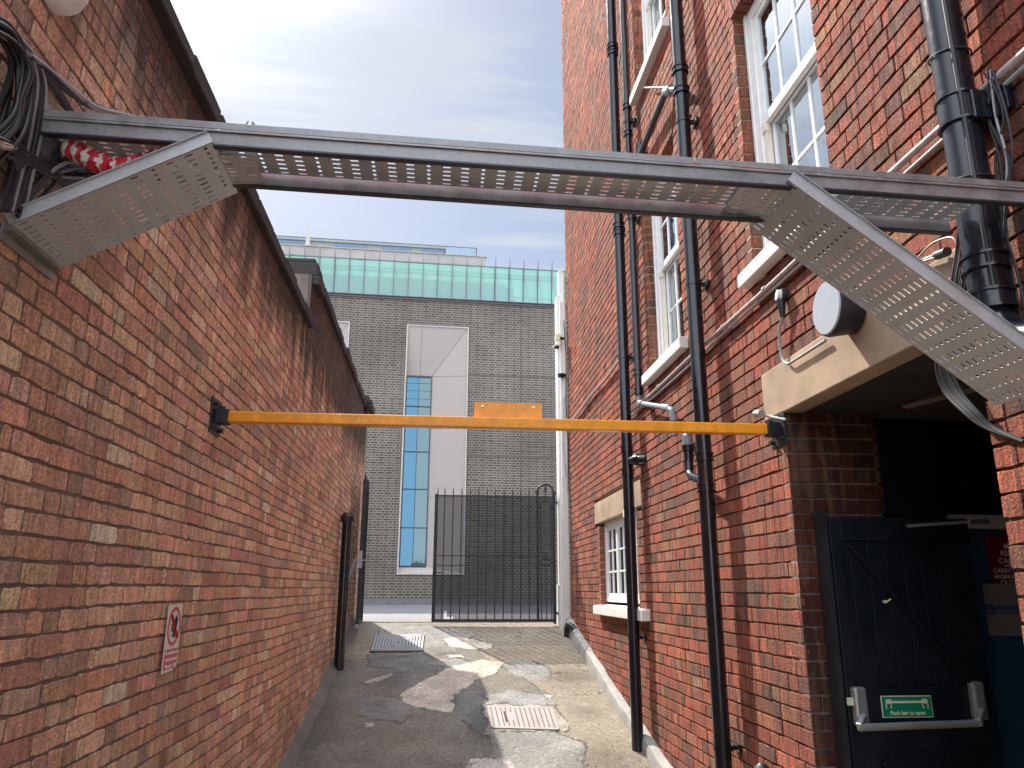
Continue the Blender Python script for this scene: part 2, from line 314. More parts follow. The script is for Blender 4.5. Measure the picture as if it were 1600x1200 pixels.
def copy_tree(o, parent=None):
    c = o.copy(); COL.objects.link(c); c.parent = parent
    for ch in list(o.children): copy_tree(ch, c)
    return c
# brick skin: every brick is real, mortar sheet behind it
def bricks(name, parent, O, U, Nn, u0, u1, v0, v1, course, Ls, Lh, pal, seed, m, mm, holes=(), joint=.010, deep=.010, jit=.0018, dj=.004, wav=0., pS=.5, mname='mortar', shade=None, perp=.005, top=0., crisp=1.):
    rng = np.random.default_rng(seed); O, U, Nn = map(np.array, (O, U, Nn)); Vv = np.array([0, 0, 1.])
    snap = lambda z: v0+round((z-v0)/course)*course
    H = [(a, b, snap(c), snap(d)) for a, b, c, d in holes]
    B = []
    nrow = int(round((v1-v0)/course))
    for k in range(nrow):
        va, vb = v0+k*course+joint/2, v0+(k+1)*course-joint/2; vc = (va+vb)/2
        seg = [(u0, u1)]
        for a, b, c, d in H:
            if c < vc < d: seg = [q for s_ in seg for q in ((s_[0], min(s_[1], a)), (max(s_[0], b), s_[1])) if q[1]-q[0] > .02]
        for a, b in seg:
            u = a; first = True
            while u < b-.012:
                qv = rng.random(); L = Ls if qv < pS else (Lh if qv < .93 else Lh*.55)
                if first and rng.random() < .5 : L = L*(.5+.5*rng.random()) if a == u0 else L
                first = False
                if b-(u+L) < .05: L = b-u if b-u < Ls*1.2 else (b-u)/2
                B.append((u+perp/2 if u > a else u, u+L-perp/2 if u+L < b-1e-6 else b, va, vb)); u += L
    B = np.array(B); n = len(B); wdt = (B[:, 1]-B[:, 0]); hgt = B[:, 3]-B[:, 2]
    t = [(0, 0), (.33, 0), (.67, 0), (1, 0), (1, .33), (1, .67), (1, 1), (.67, 1), (.33, 1), (0, 1), (0, .67), (0, .33)]
    T = np.array(t)
    cu = B[:, :1]+T[None, :, 0]*wdt[:, None]; cv = B[:, 2:3]+T[None, :, 1]*hgt[:, None]
    corner = np.array([(x in (0, 1)) and (y in (0, 1)) for x, y in t])
    cu = cu-np.sign(T[:, 0]-.5)*corner*.0016*crisp; cv = cv-np.sign(T[:, 1]-.5)*corner*.0016*crisp
    cu += rng.normal(0, jit*.45*crisp, cu.shape); cv += rng.normal(0, jit*.55, cv.shape)
    if wav: cv += wav*(np.sin(cu*1.7+1)+.6*np.sin(cu*4.1+B[:, 2:3]*1.1)+.4*np.sin(cu*.6-B[:, 2:3]*2))
    d0 = rng.random(n)[:, None]**2*dj
    mu, mv = (B[:, 0]+B[:, 1])[:, None]/2, cv.mean(1)[:, None]
    inset = .0013
    iu = cu+np.clip(mu-cu, -inset, inset); iv = cv+np.clip(mv-cv, -inset, inset)-top*(T[None, :, 1] == 1)
    def P(u, v, w): return O+u[..., None]*U+v[..., None]*Vv+w[..., None]*Nn
    tilt = 0
    R = np.stack([P(cu, cv, np.full(cu.shape, -deep-.004)), P(cu, cv, d0-(.0012 if not top else top+.0005)+0*cu), P(iu, iv, d0+tilt+0*cu)], 1)   # n,3,12,3
    V3 = R.reshape(-1, 3)
    idx = np.arange(n)[:, None]*36
    q = []
    for r in (0, 12):
        for j in range(12): q.append([r+j, r+(j+1) % 12, r+12+(j+1) % 12, r+12+j])
    q = (np.array(q)[None]+idx[:, :, None]).reshape(-1, 4)
    g = (np.arange(24, 36)[None]+idx)
    if np.dot(np.cross(U, Vv), Nn) < 0: q = q[:, ::-1]; g = g[:, ::-1]
    w = np.array(WL[parent.name]); V3 = V3-w
    me = bpy.data.meshes.new(name); me.vertices.add(len(V3)); me.vertices.foreach_set('co', V3.ravel())
    nl = q.size+g.size; me.loops.add(nl); me.loops.foreach_set('vertex_index', np.concatenate([q.ravel(), g.ravel()]).astype(np.int32))
    npoly = len(q)+len(g); me.polygons.add(npoly)
    ls = np.concatenate([np.arange(len(q))*4, q.size+np.arange(len(g))*12]).astype(np.int32); me.polygons.foreach_set('loop_start', ls)
    me.update(calc_edges=True); me.shade_flat()
    pal = np.array([p[:3] for p in pal], float); wt = np.array([p_[3] for p_ in PALW[name[:3]]]) if False else None
    pi = rng.choice(len(pal), n, p=np.array(PAL_W[len(pal)]) if len(pal) in PAL_W else None)
    c = pal[pi]*(1+rng.normal(0, .13, (n, 1)))*(1+rng.normal(0, .04, (n, 3)))
    if shade is not None: c = c*shade(B)
    c = np.clip(c, .012, .9); cc = np.concatenate([np.repeat(c, 36, 0), np.ones((n*36, 1))], 1)
    at = me.attributes.new('col', 'FLOAT_COLOR', 'POINT'); at.data.foreach_set('color', cc.astype(np.float32).ravel())
    me.materials.append(m); o = bpy.data.objects.new(name, me); COL.objects.link(o); o.parent = parent; WL[o.name] = WL[parent.name]
    # mortar
    HM = [(a-.02, b_+.02, c, d) for a, b_, c, d in H]; H = HM; u0m, u1m = u0, u1-.015
    us = sorted({u0m, u1m, *[x for h in H for x in h[:2] if u0m < x < u1m]}); vs = sorted({v0, v0+nrow*course, *[x for h in H for x in h[2:] if v0 < x < v0+nrow*course]})
    b = MB()
    for i in range(len(us)-1):
        for j in range(len(vs)-1):
            uc, vc = (us[i]+us[i+1])/2, (vs[j]+vs[j+1])/2
            if any(h[0] < uc < h[1] and h[2] < vc < h[3] for h in H): continue
            q4 = [O+U*a+Vv*c_-Nn*deep for a, c_ in ((us[i], vs[j]), (us[i+1], vs[j]), (us[i+1], vs[j+1]), (us[i], vs[j+1]))]
            b.hexa(q4, [x-Nn*.06 for x in q4])
    if mname: b.build(mname, mm, parent)
    return o
PAL_W = {6: [.35, .27, .13, .11, .11, .03]}
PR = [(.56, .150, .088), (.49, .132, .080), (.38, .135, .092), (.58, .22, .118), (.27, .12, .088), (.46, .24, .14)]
PR_SHADE = [tuple(x*.26 for x in c) for c in PR]  # wall palette darkened: recess shade put into the door reveal bricks
PL = [(.78, .435, .305), (.72, .38, .265), (.80, .51, .35), (.58, .37, .285), (.76, .48, .33), (.84, .62, .45)]
XL, XR = -1.07, 1.70
# ------------------------------------------------------------------ ground
def pip(px, py, poly):
    ins = np.zeros(px.shape, bool); n = len(poly)
    for i in range(n):
        x1, y1 = poly[i]; x2, y2 = poly[(i+1) % n]
        if y1 == y2: continue
        c = ((y1 > py) != (y2 > py)) & (px < (x2-x1)*(py-y1)/(y2-y1)+x1); ins ^= c
    return ins
def vnoise(x, y, s, seed):
    r = np.random.default_rng(seed); G = r.random((400, 400)); x = x*s+50; y = y*s+50; i = np.floor(x).astype(int) % 399; j = np.floor(y).astype(int) % 399; fx = x-np.floor(x); fy = y-np.floor(y)
    fx = fx*fx*(3-2*fx); fy = fy*fy*(3-2*fy); return (G[i, j]*(1-fx)+G[i+1, j]*fx)*(1-fy)+(G[i, j+1]*(1-fx)+G[i+1, j+1]*fx)*fy
PATCH = [  # measured outlines of the repair patches (colour, raise, outline)
 ((0.148, 0.136, 0.119), .000, [(380, 1130), (520, 1030), (640, 1025), (740, 1012), (860, 1085), (885, 1130), (870, 1160), (800, 1172), (780, 1215), (380, 1230)]),
 ((0.258, 0.251, 0.236), .002, [(600, 975), (700, 978), (740, 988), (730, 1010), (700, 1020), (660, 1030), (590, 990)]),
 ((0.237, 0.235, 0.226), .002, [(788, 1036), (830, 1032), (862, 1043), (862, 1060), (830, 1062), (800, 1052)]),
 ((0.159, 0.157, 0.153), .003, [(572, 1022), (664, 1022), (690, 1036), (690, 1046), (665, 1055), (634, 1054), (608, 1045), (575, 1040)]),
 ((0.237, 0.240, 0.231), .002, [(668, 1036), (690, 1029), (733, 1031), (741, 1037), (710, 1044), (684, 1042)]),
 ((0.174, 0.173, 0.169), .003, [(552, 1096), (585, 1088), (632, 1090), (642, 1118), (632, 1128), (588, 1125), (560, 1115)]),
 ((0.148, 0.141, 0.132), .003, [(586, 1055), (640, 1050), (690, 1050), (660, 1078), (634, 1082), (600, 1068)]),
 ((0.164, 0.162, 0.158), .003, [(704, 1080), (755, 1076), (765, 1086), (760, 1140), (768, 1155), (735, 1135), (700, 1112)]),
 ((0.268, 0.271, 0.257), .002, [(755, 1086), (800, 1080), (860, 1088), (868, 1101), (815, 1100), (762, 1104)]),
 ((0.258, 0.261, 0.242), .002, [(764, 1144), (858, 1142), (912, 1160), (918, 1182), (900, 1215), (800, 1215), (772, 1180)]),
 ((0.538, 0.459, 0.387), .003, [(625, 1088), (648, 1070), (684, 1054), (692, 1048), (733, 1034), (765, 1031), (792, 1033), (770, 1054), (745, 1062), (729, 1073), (710, 1084), (708, 1110), (688, 1112), (648, 1106)]),
 ((0.580, 0.511, 0.429), .003, [(690, 1001), (716, 996), (742, 998), (770, 1006), (766, 1012), (733, 1015), (700, 1010)]),
 ((0.476, 0.427, 0.387), .003, [(733, 1188), (760, 1183), (800, 1190), (812, 1215), (725, 1215)]),
 ((0.518, 0.469, 0.398), .003, [(566, 1070), (580, 1062), (613, 1050), (615, 1054), (583, 1067)]),
 ((0.632, 0.573, 0.481), .003, [(700, 1024), (721, 1025), (721, 1029), (702, 1028)]),
 ((0.705, 0.625, 0.502), .003, [(851, 1086), (866, 1087), (862, 1092), (852, 1090)]),
 ((0.434, 0.396, 0.335), .002, [(565, 1132), (583, 1129), (586, 1133), (570, 1137)]),
 ((0.414, 0.375, 0.314), .002, [(755, 1101), (868, 1102), (892, 1144), (760, 1144)]),
]
def make_ramp():
    xs = np.arange(-1.20, 1.90, .0135); ys = np.concatenate([np.arange(-3, 5.2, .08), np.arange(5.2, 10.46, .0125)])
    Xg, Yg = np.meshgrid(xs, ys); z = np.clip(SL*(Yg-Y0), 0, None)
    z = np.where(np.abs(Yg-Y0) < .5, SL/2*(Yg-Y0+.5)**2/1.0, z)
    base = np.array((.235, .20, .152)); col = np.broadcast_to(base, Xg.shape+(3,)).copy()
    big = vnoise(Xg, Yg, 1.1, 3); col *= (.82+.36*big)[..., None]
    grn = np.clip(vnoise(Xg, Yg, 1.6, 8)-.55, 0, 1)[..., None]*1.2; col = col*(1-grn)+np.array((.22, .215, .19))*grn
    wx = Xg+.050*(vnoise(Xg, Yg, 9, 1)-.5)+.025*(vnoise(Xg, Yg, 27, 4)-.5); wy = Yg+.09*(vnoise(Xg, Yg, 8, 2)-.5)+.04*(vnoise(Xg, Yg, 24, 5)-.5)
    for c, h, poly in PATCH:
        g = [gnd(a, b)[:2] for a, b in poly]; ins = pip(wx, wy, g)
        e = ins ^ pip(wx+.012, wy+.012, g) | ins ^ pip(wx-.010, wy-.010, g)
        col[ins] = .75*np.array(c)*(.80+.40*vnoise(Xg, Yg, 6, 9)[ins])[:, None]+.25*col[ins]
        k = vnoise(Xg, Yg, 3.2, int(abs(c[0]*997))) > .50
        col[e & k] = (.10, .09, .08); z = z+np.where(ins, h, 0)-np.where(e & k, .006, 0)
    spk = vnoise(Xg, Yg, 60, 21); col *= (.80+.40*spk)[..., None]; col[(spk > .93)] *= 1.35; col[(spk < .05)] *= .55
    cn = vnoise(Xg, Yg, 1.5, 31)+.28*vnoise(Xg, Yg, 6, 32)+.10*vnoise(Xg, Yg, 22, 33); ck = (np.abs(cn-.74) < .0065) & (vnoise(Xg, Yg, 2.5, 34) > .42); col[ck] *= .42; z = z-np.where(ck, .004, 0)
    dk = np.clip(vnoise(Xg, Yg, 2.2, 41)-.6, 0, 1)[..., None]; col = col*(1-1.1*dk)
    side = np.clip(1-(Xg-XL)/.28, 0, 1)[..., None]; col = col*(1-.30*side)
    z += .010*(vnoise(Xg, Yg, 1.3, 12)-.5)+.004*(vnoise(Xg, Yg, 14, 13)-.5)
    # cement haunch rising to the wall on the right
    ny, nx = Xg.shape; v = np.stack([Xg, Yg, z], -1).reshape(-1, 3)
    i = (np.arange(ny-1)[:, None]*nx+np.arange(nx-1)[None]).ravel(); f = np.stack([i, i+1, i+nx+1, i+nx], 1)
    me = bpy.data.meshes.new('ramp'); me.from_pydata(v, [], f)
    at = me.attributes.new('col', 'FLOAT_COLOR', 'POINT'); at.data.foreach_set('color', np.concatenate([col.reshape(-1, 3), np.ones((len(v), 1))], 1).astype(np.float32).ravel())
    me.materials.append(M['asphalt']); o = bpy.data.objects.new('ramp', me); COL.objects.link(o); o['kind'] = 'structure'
    for p in me.polygons: p.use_smooth = True
make_ramp()
def gz(y): return max(0, SL*(y-Y0))
MB().add([(-90, 10.45, 1.25), (90, 10.45, 1.25), (90, 160, 1.25), (-90, 160, 1.25)], [(0, 1, 2, 3)]).build('street', M['paving'], kind='structure')
MB().box(-1.2, 1.9, 10.43, 10.52, 1.1, 1.256).build('threshold_kerb', M['concrete'], kind='structure')
MB().add([(1.9, -3, -.03), (6, -3, -.03), (6, 10.4, -.03), (1.9, 10.4, -.03)], [(0, 1, 2, 3)]).build('doorway_floor', M['floor'], kind='structure')
MB().add([(-90, -80, -.06), (90, -80, -.06), (90, -3, -.06), (-90, -3, -.06)], [(0, 1, 2, 3)]).add([(-90, -3, -.06), (-1.2, -3, -.06), (-1.2, 10.43, -.06), (-90, 10.43, -.06)], [(0, 1, 2, 3)]).build('ground', M['floor'], kind='structure')
mk = MB(); p = [on(x, y, 2, 1.254) for x, y in ((694, 955), (698, 955), (698, 964), (708, 964), (708, 969), (693, 969))]
mk.prism(p, (0, 0, .003)).build('road_marking', M['signwhite'], kind='structure')
# ------------------------------------------------------------------ left boundary wall
CL = .0640
lw = E('boundary_wall', (XL, 5, 0), 'old salmon brick boundary wall with sooty stone coping along the left of the alley', 'wall')
bricks('brickwork', lw, (XL, 0, 0), (0, 1, 0), (1, 0, 0), .3, 5.84, 0, 57*CL, CL, .200, .092, PL, 11, M['brick_l'], M['mortar_l'], joint=.0085, deep=.0035, perp=.010, jit=.0036, dj=.0022, wav=.0035, pS=.42)
bricks('brickwork', lw, (XL, 0, 0), (0, 1, 0), (1, 0, 0), 5.84, 10.93, 0, 64*CL, CL, .200, .092, PL, 12, M['brick_l'], M['mortar_l'], joint=.0085, deep=.0035, perp=.010, jit=.0036, dj=.0022, wav=.003, pS=.42)
bricks('brickwork', lw, (0, 10.93, 0), (1, 0, 0), (0, 1, 0), XL-.35, XL, 0, 64*CL, CL, .200, .092, PL, 13, M['brick_l'], M['mortar_l'], joint=.009, deep=.007, wav=.002)
MB().box(XL-.36, XL-.02, -3, 5.83, -.05, 57*CL).box(XL-.36, XL-.02, 5.83, 10.90, -.05, 64*CL).box(XL-.36, XL-.006, -3, .3, -.05, 57*CL).build('wall_core', M['mortar_l'], lw)
def rough_strip(x0, x1, y0, y1, z0, z1, n, sd):
    r = random.Random(sd); b = MB(); ys = [y0+(y1-y0)*i/n for i in range(n+1)]
    for i in range(n):
        a, c = ys[i]+.004, ys[i+1]-.004; jx, jz = r.uniform(-.008, .010), r.uniform(-.008, .012); j2 = r.uniform(-.006, .006)
        b.hexa([(x0, a, z0), (x1+jx, a, z0+j2), (x1+jx+.004, a, z1+jz), (x0, a, z1+jz+.02)], [(x0, c, z0), (x1+jx+r.uniform(-.004, .004), c, z0+j2), (x1+jx, c, z1+jz+r.uniform(-.005, .005)), (x0, c, z1+jz+.02)])
    return b
rough_strip(XL-.40, XL+.045, .0, 5.86, 57*CL, 57*CL+.075, 15, 4).build('coping', M['coping'], lw, bevel=.008)
rough_strip(XL-.38, XL+.03, 5.95, 10.5, 64*CL, 64*CL+.09, 13, 5).build('coping', M['coping'], lw, bevel=.008)
pr = MB(); pr.box(XL-.38, XL+.06, 5.86, 6.16, 4.02, 4.10).box(XL-.40, XL+.035, 5.87, 6.15, 4.10, 4.22).box(XL-.38, XL+.012, 5.88, 6.14, 4.22, 4.26)
pr.build('pier_cap', M['coping'], lw, bevel=.012)
pr = MB(); pr.box(XL-.42, XL+.05, 10.45, 10.98, 4.00, 4.08).box(XL-.45, XL+.10, 10.42, 11.02, 4.08, 4.20).box(XL-.42, XL+.05, 10.46, 10.97, 4.20, 4.27)
pr.build('pier_cap', M['coping'], lw, bevel=.012)
def filp(y):
    w_ = lambda k: .5*math.sin(y*3.1+k)+.3*math.sin(y*7.7+k*2)+.2*math.sin(y*17+k*3)
    h = .085+.015*w_(1); w = .07+.014*w_(3); z = gz(y)
    return [(XL-.01, y, z+h), (XL+.012, y, z+h-.004), (XL+w*.6, y, z+h*.45), (XL+w, y, z+.015), (XL+w+.03, y, z-.03)]
fl = strip(filp, [4.0+.07*i for i in range(92)])
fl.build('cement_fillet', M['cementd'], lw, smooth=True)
# ------------------------------------------------------------------ red brick building on the right
CR = .0745
rb = E('brick_building', (XR, 5, 0), 'tall red brick building with white sash windows along the right side of the alley', 'building')
W1, W2, W3, WLOW = (2.913, 3.785, 3.37, 5.04), (5.02, 5.895, 3.37, 5.04), (5.02, 5.895, 6.03, 7.70), (6.56, 8.13, 1.50, 2.34)
DOOR = (2.185, 3.58, -.1, 2.51)
Hs = [W1, W2, W3, (2.913, 3.785, 6.03, 7.70), WLOW, DOOR]
bricks('brick_wall', rb, (XR, 0, 0), (0, 1, 0), (-1, 0, 0), .3, 10.0, 0, 153*CR, CR, .215, .104, PR, 21, M['brick_r'], M['mortar_r'], holes=Hs+[(2.0, 3.80, 2.51, 2.77), (6.37, 8.34, 2.34, 2.575)], deep=.013, dj=.0045, perp=.0060, jit=.0030, top=.0026, crisp=.35, shade=lambda B: np.where(B[:, 2:3] > 2.75, np.array([[1., .86, .84]]), np.array([[1., 1., 1.]])), pS=.42, wav=.0012, joint=.0095)
for (a, b_, z0, z1) in Hs[:5]:
    d = .11
    bricks('window_reveal', rb, (0, b_, 0), (1, 0, 0), (0, -1, 0), XR+.001, XR+d, round(z0/CR)*CR, round(z1/CR)*CR, CR, .107, .107, PR, 31+int(a*10+z0), M['brick_r'], M['mortar_r'], deep=.006, dj=.002, jit=.0012, joint=.009)
    MB().box(XR+.006, XR+d, a-.018, a, z0, z1).build('window_reveal', M['mortar_l'], rb)
bricks('door_reveal', rb, (0, 3.58, 0), (1, 0, 0), (0, -1, 0), XR+.001, 2.17, 0, 34*CR, CR, .222, .107, PR_SHADE, 77, M['brick_r'], M['mortar_l'], deep=.008, dj=.003, jit=.0015, joint=.009)
MB().box(XR+.012, XR+.45, 2.13, 2.180, 0, 2.5).build('door_reveal', M['mortar_l'], rb)
# flat gauged arches over the sash windows
for (a, b_, z0, z1) in Hs[:4]:
    ar = MB(); n = 13
    for i in range(n):
        y0_, y1_ = a-.10+(b_-a+.2)*i/n, a-.10+(b_-a+.2)*(i+1)/n; y2_, y3_ = a-.02+(b_-a+.04)*i/n, a-.02+(b_-a+.04)*(i+1)/n
        zt = z1+.0+.235
        ar.hexa([(XR-.011, y2_+.004, z1-.012), (XR-.011, y3_-.004, z1-.012), (XR-.011, y1_-.004, zt), (XR-.011, y0_+.004, zt)], [(XR+.08, y2_+.004, z1-.012), (XR+.08, y3_-.004, z1-.012), (XR+.08, y1_-.004, zt), (XR+.08, y0_+.004, zt)])
    o = ar.build('brick_arch', M['brick_r'], rb, bevel=.003); me = o.data; rr = random.Random(int(a*7+z0))
    at = me.attributes.new('col', 'FLOAT_COLOR', 'POINT'); cc = []
    for i in range(n): cc += [(*[q*rr.uniform(.8, 1.15) for q in PR[rr.choice([0, 0, 1, 2])]], 1)]*8
    at.data.foreach_set('color', np.array(cc, np.float32).ravel())
MB().box(XR-.006, XR+.10, 2.0, 3.80, 2.512, 2.765).build('door_lintel', M['stone'], rb, bevel=.006)
MB().box(XR-.004, XR+.11, 6.37, 8.34, 2.345, 2.57).build('window_lintel', M['stone'], rb, bevel=.006)
MB().box(2.17, 4.2, 1.2, 3.62, 2.50, 2.56).box(XR+.10, 2.18, 1.2, 3.61, 2.516, 2.54).build('soffit', M['soffit'], rb)
# building body behind the face
bd = MB(); bd.box(XR+.42, 7, 3.92, 9.94, -.3, 11.36).box(XR+.42, 7, -3, 3.92, 2.78, 11.36).box(XR+.05, 7, .3, 9.94, 11.36, 11.38).box(XR+.02, 7, -3, .3, -.3, 11.38).box(XR+.08, 7, .3, 2.13, -.3, 2.78)
bd.build('building_core', M['dark'], rb)
bricks('end_wall', rb, (0, 10.0, 0), (1, 0, 0), (0, 1, 0), XR, 5.5, 0, 153*CR, CR, .222, .107, PR, 51, M['brick_r'], M['mortar_r'])
# cement kerb at the foot of the right wall
rk = random.Random(3); wob = lambda y, k: .5*math.sin(y*3.1+k)+.3*math.sin(y*7.7+k*2)+.2*math.sin(y*17+k*3)
def kerbp(y):
    h = .115+.012*wob(y, 1)+.05*min(1, max(0, y-8.4)); w = .075+.012*wob(y, 4); z = gz(y)
    return [(XR-w, y, z-.06), (XR-w+.004*wob(y*2, 5), y, z+h*.5), (XR-w*.85, y, z+h*.82), (XR-w*.45, y, z+h*.97), (XR+.01, y, z+h+.01*wob(y, 7))]
kb = strip(kerbp, [4.3+.06*i for i in range(99)])
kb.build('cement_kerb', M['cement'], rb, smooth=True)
# sash windows: 6 over 6
def sash(win, nm):
    a, b_, z0, z1 = win; x = XR+.075; fw = .085
    w = MB(); w.box(x, x+.05, b_-fw, b_+.0, z0, z1).box(x, x+.05, a, a+fw, z0, z1).box(x, x+.05, a+fw, b_-fw, z1-fw, z1).box(x, x+.05, a+fw, b_-fw, z0, z0+.05)
    w.box(x-.012, x, b_-.03, b_, z0, z1).box(x-.012, x, a, a+.03, z0, z1)
    win_o = w.build('window', M['white'], rb, bevel=.004, label=nm)
    ya, yb = a+fw, b_-fw; zm = z0+(z1-z0)*.515
    def sashpart(name, xs, zb, zt, rb_, rt, rows):
        s = MB(); st = .045
        s.box(xs, xs+.035, ya+.001, ya+st, zb, zt).box(xs, xs+.035, yb-st, yb-.001, zb, zt).box(xs+.002, xs+.034, ya+st, yb-st, zb, zb+rb_).box(xs+.002, xs+.034, ya+st, yb-st, zt-rt, zt)
        for i in (1, 2): y = ya+st+(yb-ya-2*st)*i/3; s.box(xs+.006, xs+.028, y-.009, y+.009, zb+rb_, zt-rt)
        for i in range(1, rows): z = zb+rb_+(zt-rt-zb-rb_)*i/rows; s.box(xs+.007, xs+.027, ya+st, yb-st, z-.009, z+.009)
        s.build(name, M['white'], win_o, bevel=.002)
        MB().box(xs+.015, xs+.019, ya+st*.6, yb-st*.6, zb+rb_*.5, zt-rt*.5).build('pane', M['glass'], win_o)
    sashpart('upper_sash', x+.012, zm-.005, z1-fw+.002, .055, .03, 2)
    sashpart('lower_sash', x+.052, z0+.051, zm+.03, .07, .04, 2)
    q = MB(); q.box(x+.012, x+.045, yb-.035, yb-.0015, z0+.05, zm-.012).box(x+.002, x+.03, yb-.045, yb-.002, zm-.06, zm-.008); q.build('sash_stop', M['cream'], win_o, bevel=.002)
    MB().box(x+.22, x+.23, a+.02, b_-.02, z0, z1).build('curtain', M['curtain'], win_o)
    MB().box(x+.23, x+.24, a-.01, b_+.01, z0, z1).build('room', M['dark'], win_o)
    MB().hexa([(XR-.065, a-.08, z0-.085), (XR+.09, a-.08, z0-.085), (XR+.09, a-.08, z0+.012), (XR-.065, a-.08, z0-.004)], [(XR-.065, b_+.085, z0-.085), (XR+.09, b_+.085, z0-.085), (XR+.09, b_+.085, z0+.012), (XR-.065, b_+.085, z0-.004)]).build('sill', M['whitestone'], win_o, bevel=.006)
sash(W1, 'near first floor sash window'); sash(W2, 'far first floor sash window'); sash(W3, 'upper sash window above the far one'); sash(Hs[3], 'upper sash window above the near one')
def lowwin():
    a, b_, z0, z1 = WLOW; z0 += .04; x = XR+.055
    w = MB(); w.box(x, x+.05, a, a+.05, z0, z1).box(x, x+.05, b_-.05, b_, z0, z1).box(x, x+.05, a+.05, b_-.05, z1-.05, z1).box(x, x+.05, a+.05, b_-.05, z0, z0+.05)
    W_ = w.build('window', M['white'], rb, bevel=.004, label='low wide casement window under a sandstone lintel')
    n = 3; ya, yb = a+.05, b_-.05
    for i in range(n):
        c0, c1 = ya+(yb-ya)*i/n, ya+(yb-ya)*(i+1)/n; s = MB(); t = .035; zb, zt = z0+.05, z1-.05
        s.box(x+.004, x+.04, c0+.002, c0+t, zb, zt).box(x+.004, x+.04, c1-t, c1-.002, zb, zt).box(x+.005, x+.039, c0+t, c1-t, zb, zb+t).box(x+.005, x+.039, c0+t, c1-t, zt-t, zt)
        s.box(x+.01, x+.032, (c0+c1)/2-.009, (c0+c1)/2+.009, zb+t, zt-t)
        for j in (1, 2): z = zb+t+(zt-zb-2*t)*j/3; s.box(x+.011, x+.031, c0+t, c1-t, z-.009, z+.009)
        s.build('casement', M['white'], W_, bevel=.002)
        MB().box(x+.019, x+.022, c0+.02, c1-.02, zb+.02, zt-.02).build('pane', M['glass'], W_)
    MB().box(x+.12, x+.125, a, b_, z0, z1).build('curtain', M['curtain'], W_)
    MB().hexa([(XR-.07, 6.24, 1.415), (XR+.08, 6.24, 1.415), (XR+.08, 6.24, 1.515), (XR-.07, 6.24, 1.50)], [(XR-.07, 8.22, 1.415), (XR+.08, 8.22, 1.415), (XR+.08, 8.22, 1.515), (XR-.07, 8.22, 1.50)]).build('sill', M['whitestone'], W_, bevel=.006)
lowwin()
# ------------------------------------------------------------------ doorway
DY = 3.47
bw = MB(); bw.box(2.17, 2.50, 3.60, 3.64, -.05, 2.5).build('boarded_screen', M['navy'], rb)
MB().box(2.50, 4.2, 3.70, 3.74, -.05, 2.0).build('blue_wall', M['blue'], rb)
bb = MB()
for i in range(14): bb.box(2.50+.12*i, 2.50+.12*i+.116, 3.66, 3.70, 2.02, 2.5)
bb.box(2.50, 4.2, 3.69, 3.72, 1.98, 2.5).build('boarded_overpanel', M['navy'], rb)
MB().box(4.2, 4.3, 1, 3.8, -.05, 2.6).box(2.15, 4.3, 1.0, 1.05, -.05, 2.6).build('inner_wall', M['dark'], rb)
MB().box(2.48, 4.19, 3.60, 3.66, 1.955, 2.02).build('door_header', M['tan'], rb)
dr = MB()
n = 8; x0, x1 = 1.815, 2.50
for i in range(n): dr.box(x0+(x1-x0)*i/n+.0015, x0+(x1-x0)*(i+1)/n-.0015, DY, DY+.03, .02, 1.985)
dr.box(x0, x1, DY+.028, DY+.045, .02, 1.985)
dr.box(x0-.002, x0+.05, DY-.012, DY, .02, 1.985).box(x0+.05, x1, DY-.012, DY, .98, 1.24).box(x0+.05, x1, DY-.012, DY, 1.88, 1.985).box(x0+.05, x1, DY-.012, DY, .02, .2)
dr.bar((x0+.08, DY-.007, 1.85), (x1-.12, DY-.007, 1.26), .012, .07, (0, 1, 0)); dr.bar((x0+.12, DY-.007, .94), (x1-.08, DY-.007, .24), .012, .07, (0, 1, 0))
door = dr.build('door', M['navy'], rb, bevel=.0015)
MB().box(x0-.03, x0-.004, DY+.005, DY+.075, 0, 2.02).build('door_edge_strip', M['blackm'], door)
ph = MB(); zc = 1.14
ph.box(1.825, 1.885, DY-.055, DY-.012, 1.085, 1.245).build('latch_case', M['alu'], door, bevel=.012)
MB().box(2.375, 2.435, DY-.055, DY-.012, 1.105, 1.265).build('hinge_case', M['alu'], door, bevel=.012)
pa_, pb_ = Vector(on(1343, 1137, 1, DY-.10)), Vector(on(1529, 1130, 1, DY-.10))
MB().bar((1.862, DY-.050, 1.125), pa_, .026, .034).build('push_bar_arm', M['alu'], door, bevel=.005)
MB().bar((2.412, DY-.050, 1.145), pb_, .026, .034).build('push_bar_arm', M['alu'], door, bevel=.005)
MB().tube([pa_, pb_], .0155, 12).build('push_bar', M['alu'], door, smooth=True)
MB().box(1.805, 1.825, DY-.04, DY-.02, 1.17, 1.20).build('latch_bolt', M['cream2'], door)
# door sign
sg = MB().box(1.965, 2.20, DY-.0165, DY-.013, 1.115, 1.205).build('push_sign', M['cream2'], door)
MB().box(1.969, 2.196, DY-.0185, DY-.0165, 1.119, 1.201).build('sign_field', M['green'], sg)
ss = MB(); y = DY-.020; ss.box(1.985, 2.18, y-.001, y+.002, 1.175, 1.184)
for cx, sg_ in ((1.998, 1), (2.165, -1)):
    for k in range(4): ss.box(cx-.012+k*.0065, cx-.012+k*.0065+.004, y-.002, y+.002, 1.172, 1.192)
    ss.bar((cx-.013*sg_, y, 1.172), (cx-.013*sg_, y, 1.152), .003, .003); ss.bar((cx+.012*sg_, y, 1.170), (cx+.006*sg_, y, 1.153), .003, .003)
ss.build('hands_symbol', M['cream2'], sg)
text('Push bar to open', 'sign_text', M['cream2'], .0235, (2.0825, DY-.0195, 1.127), (1, 0, 0), (0, 0, 1), (0, -1, 0), sg, 'CENTER', .0004)
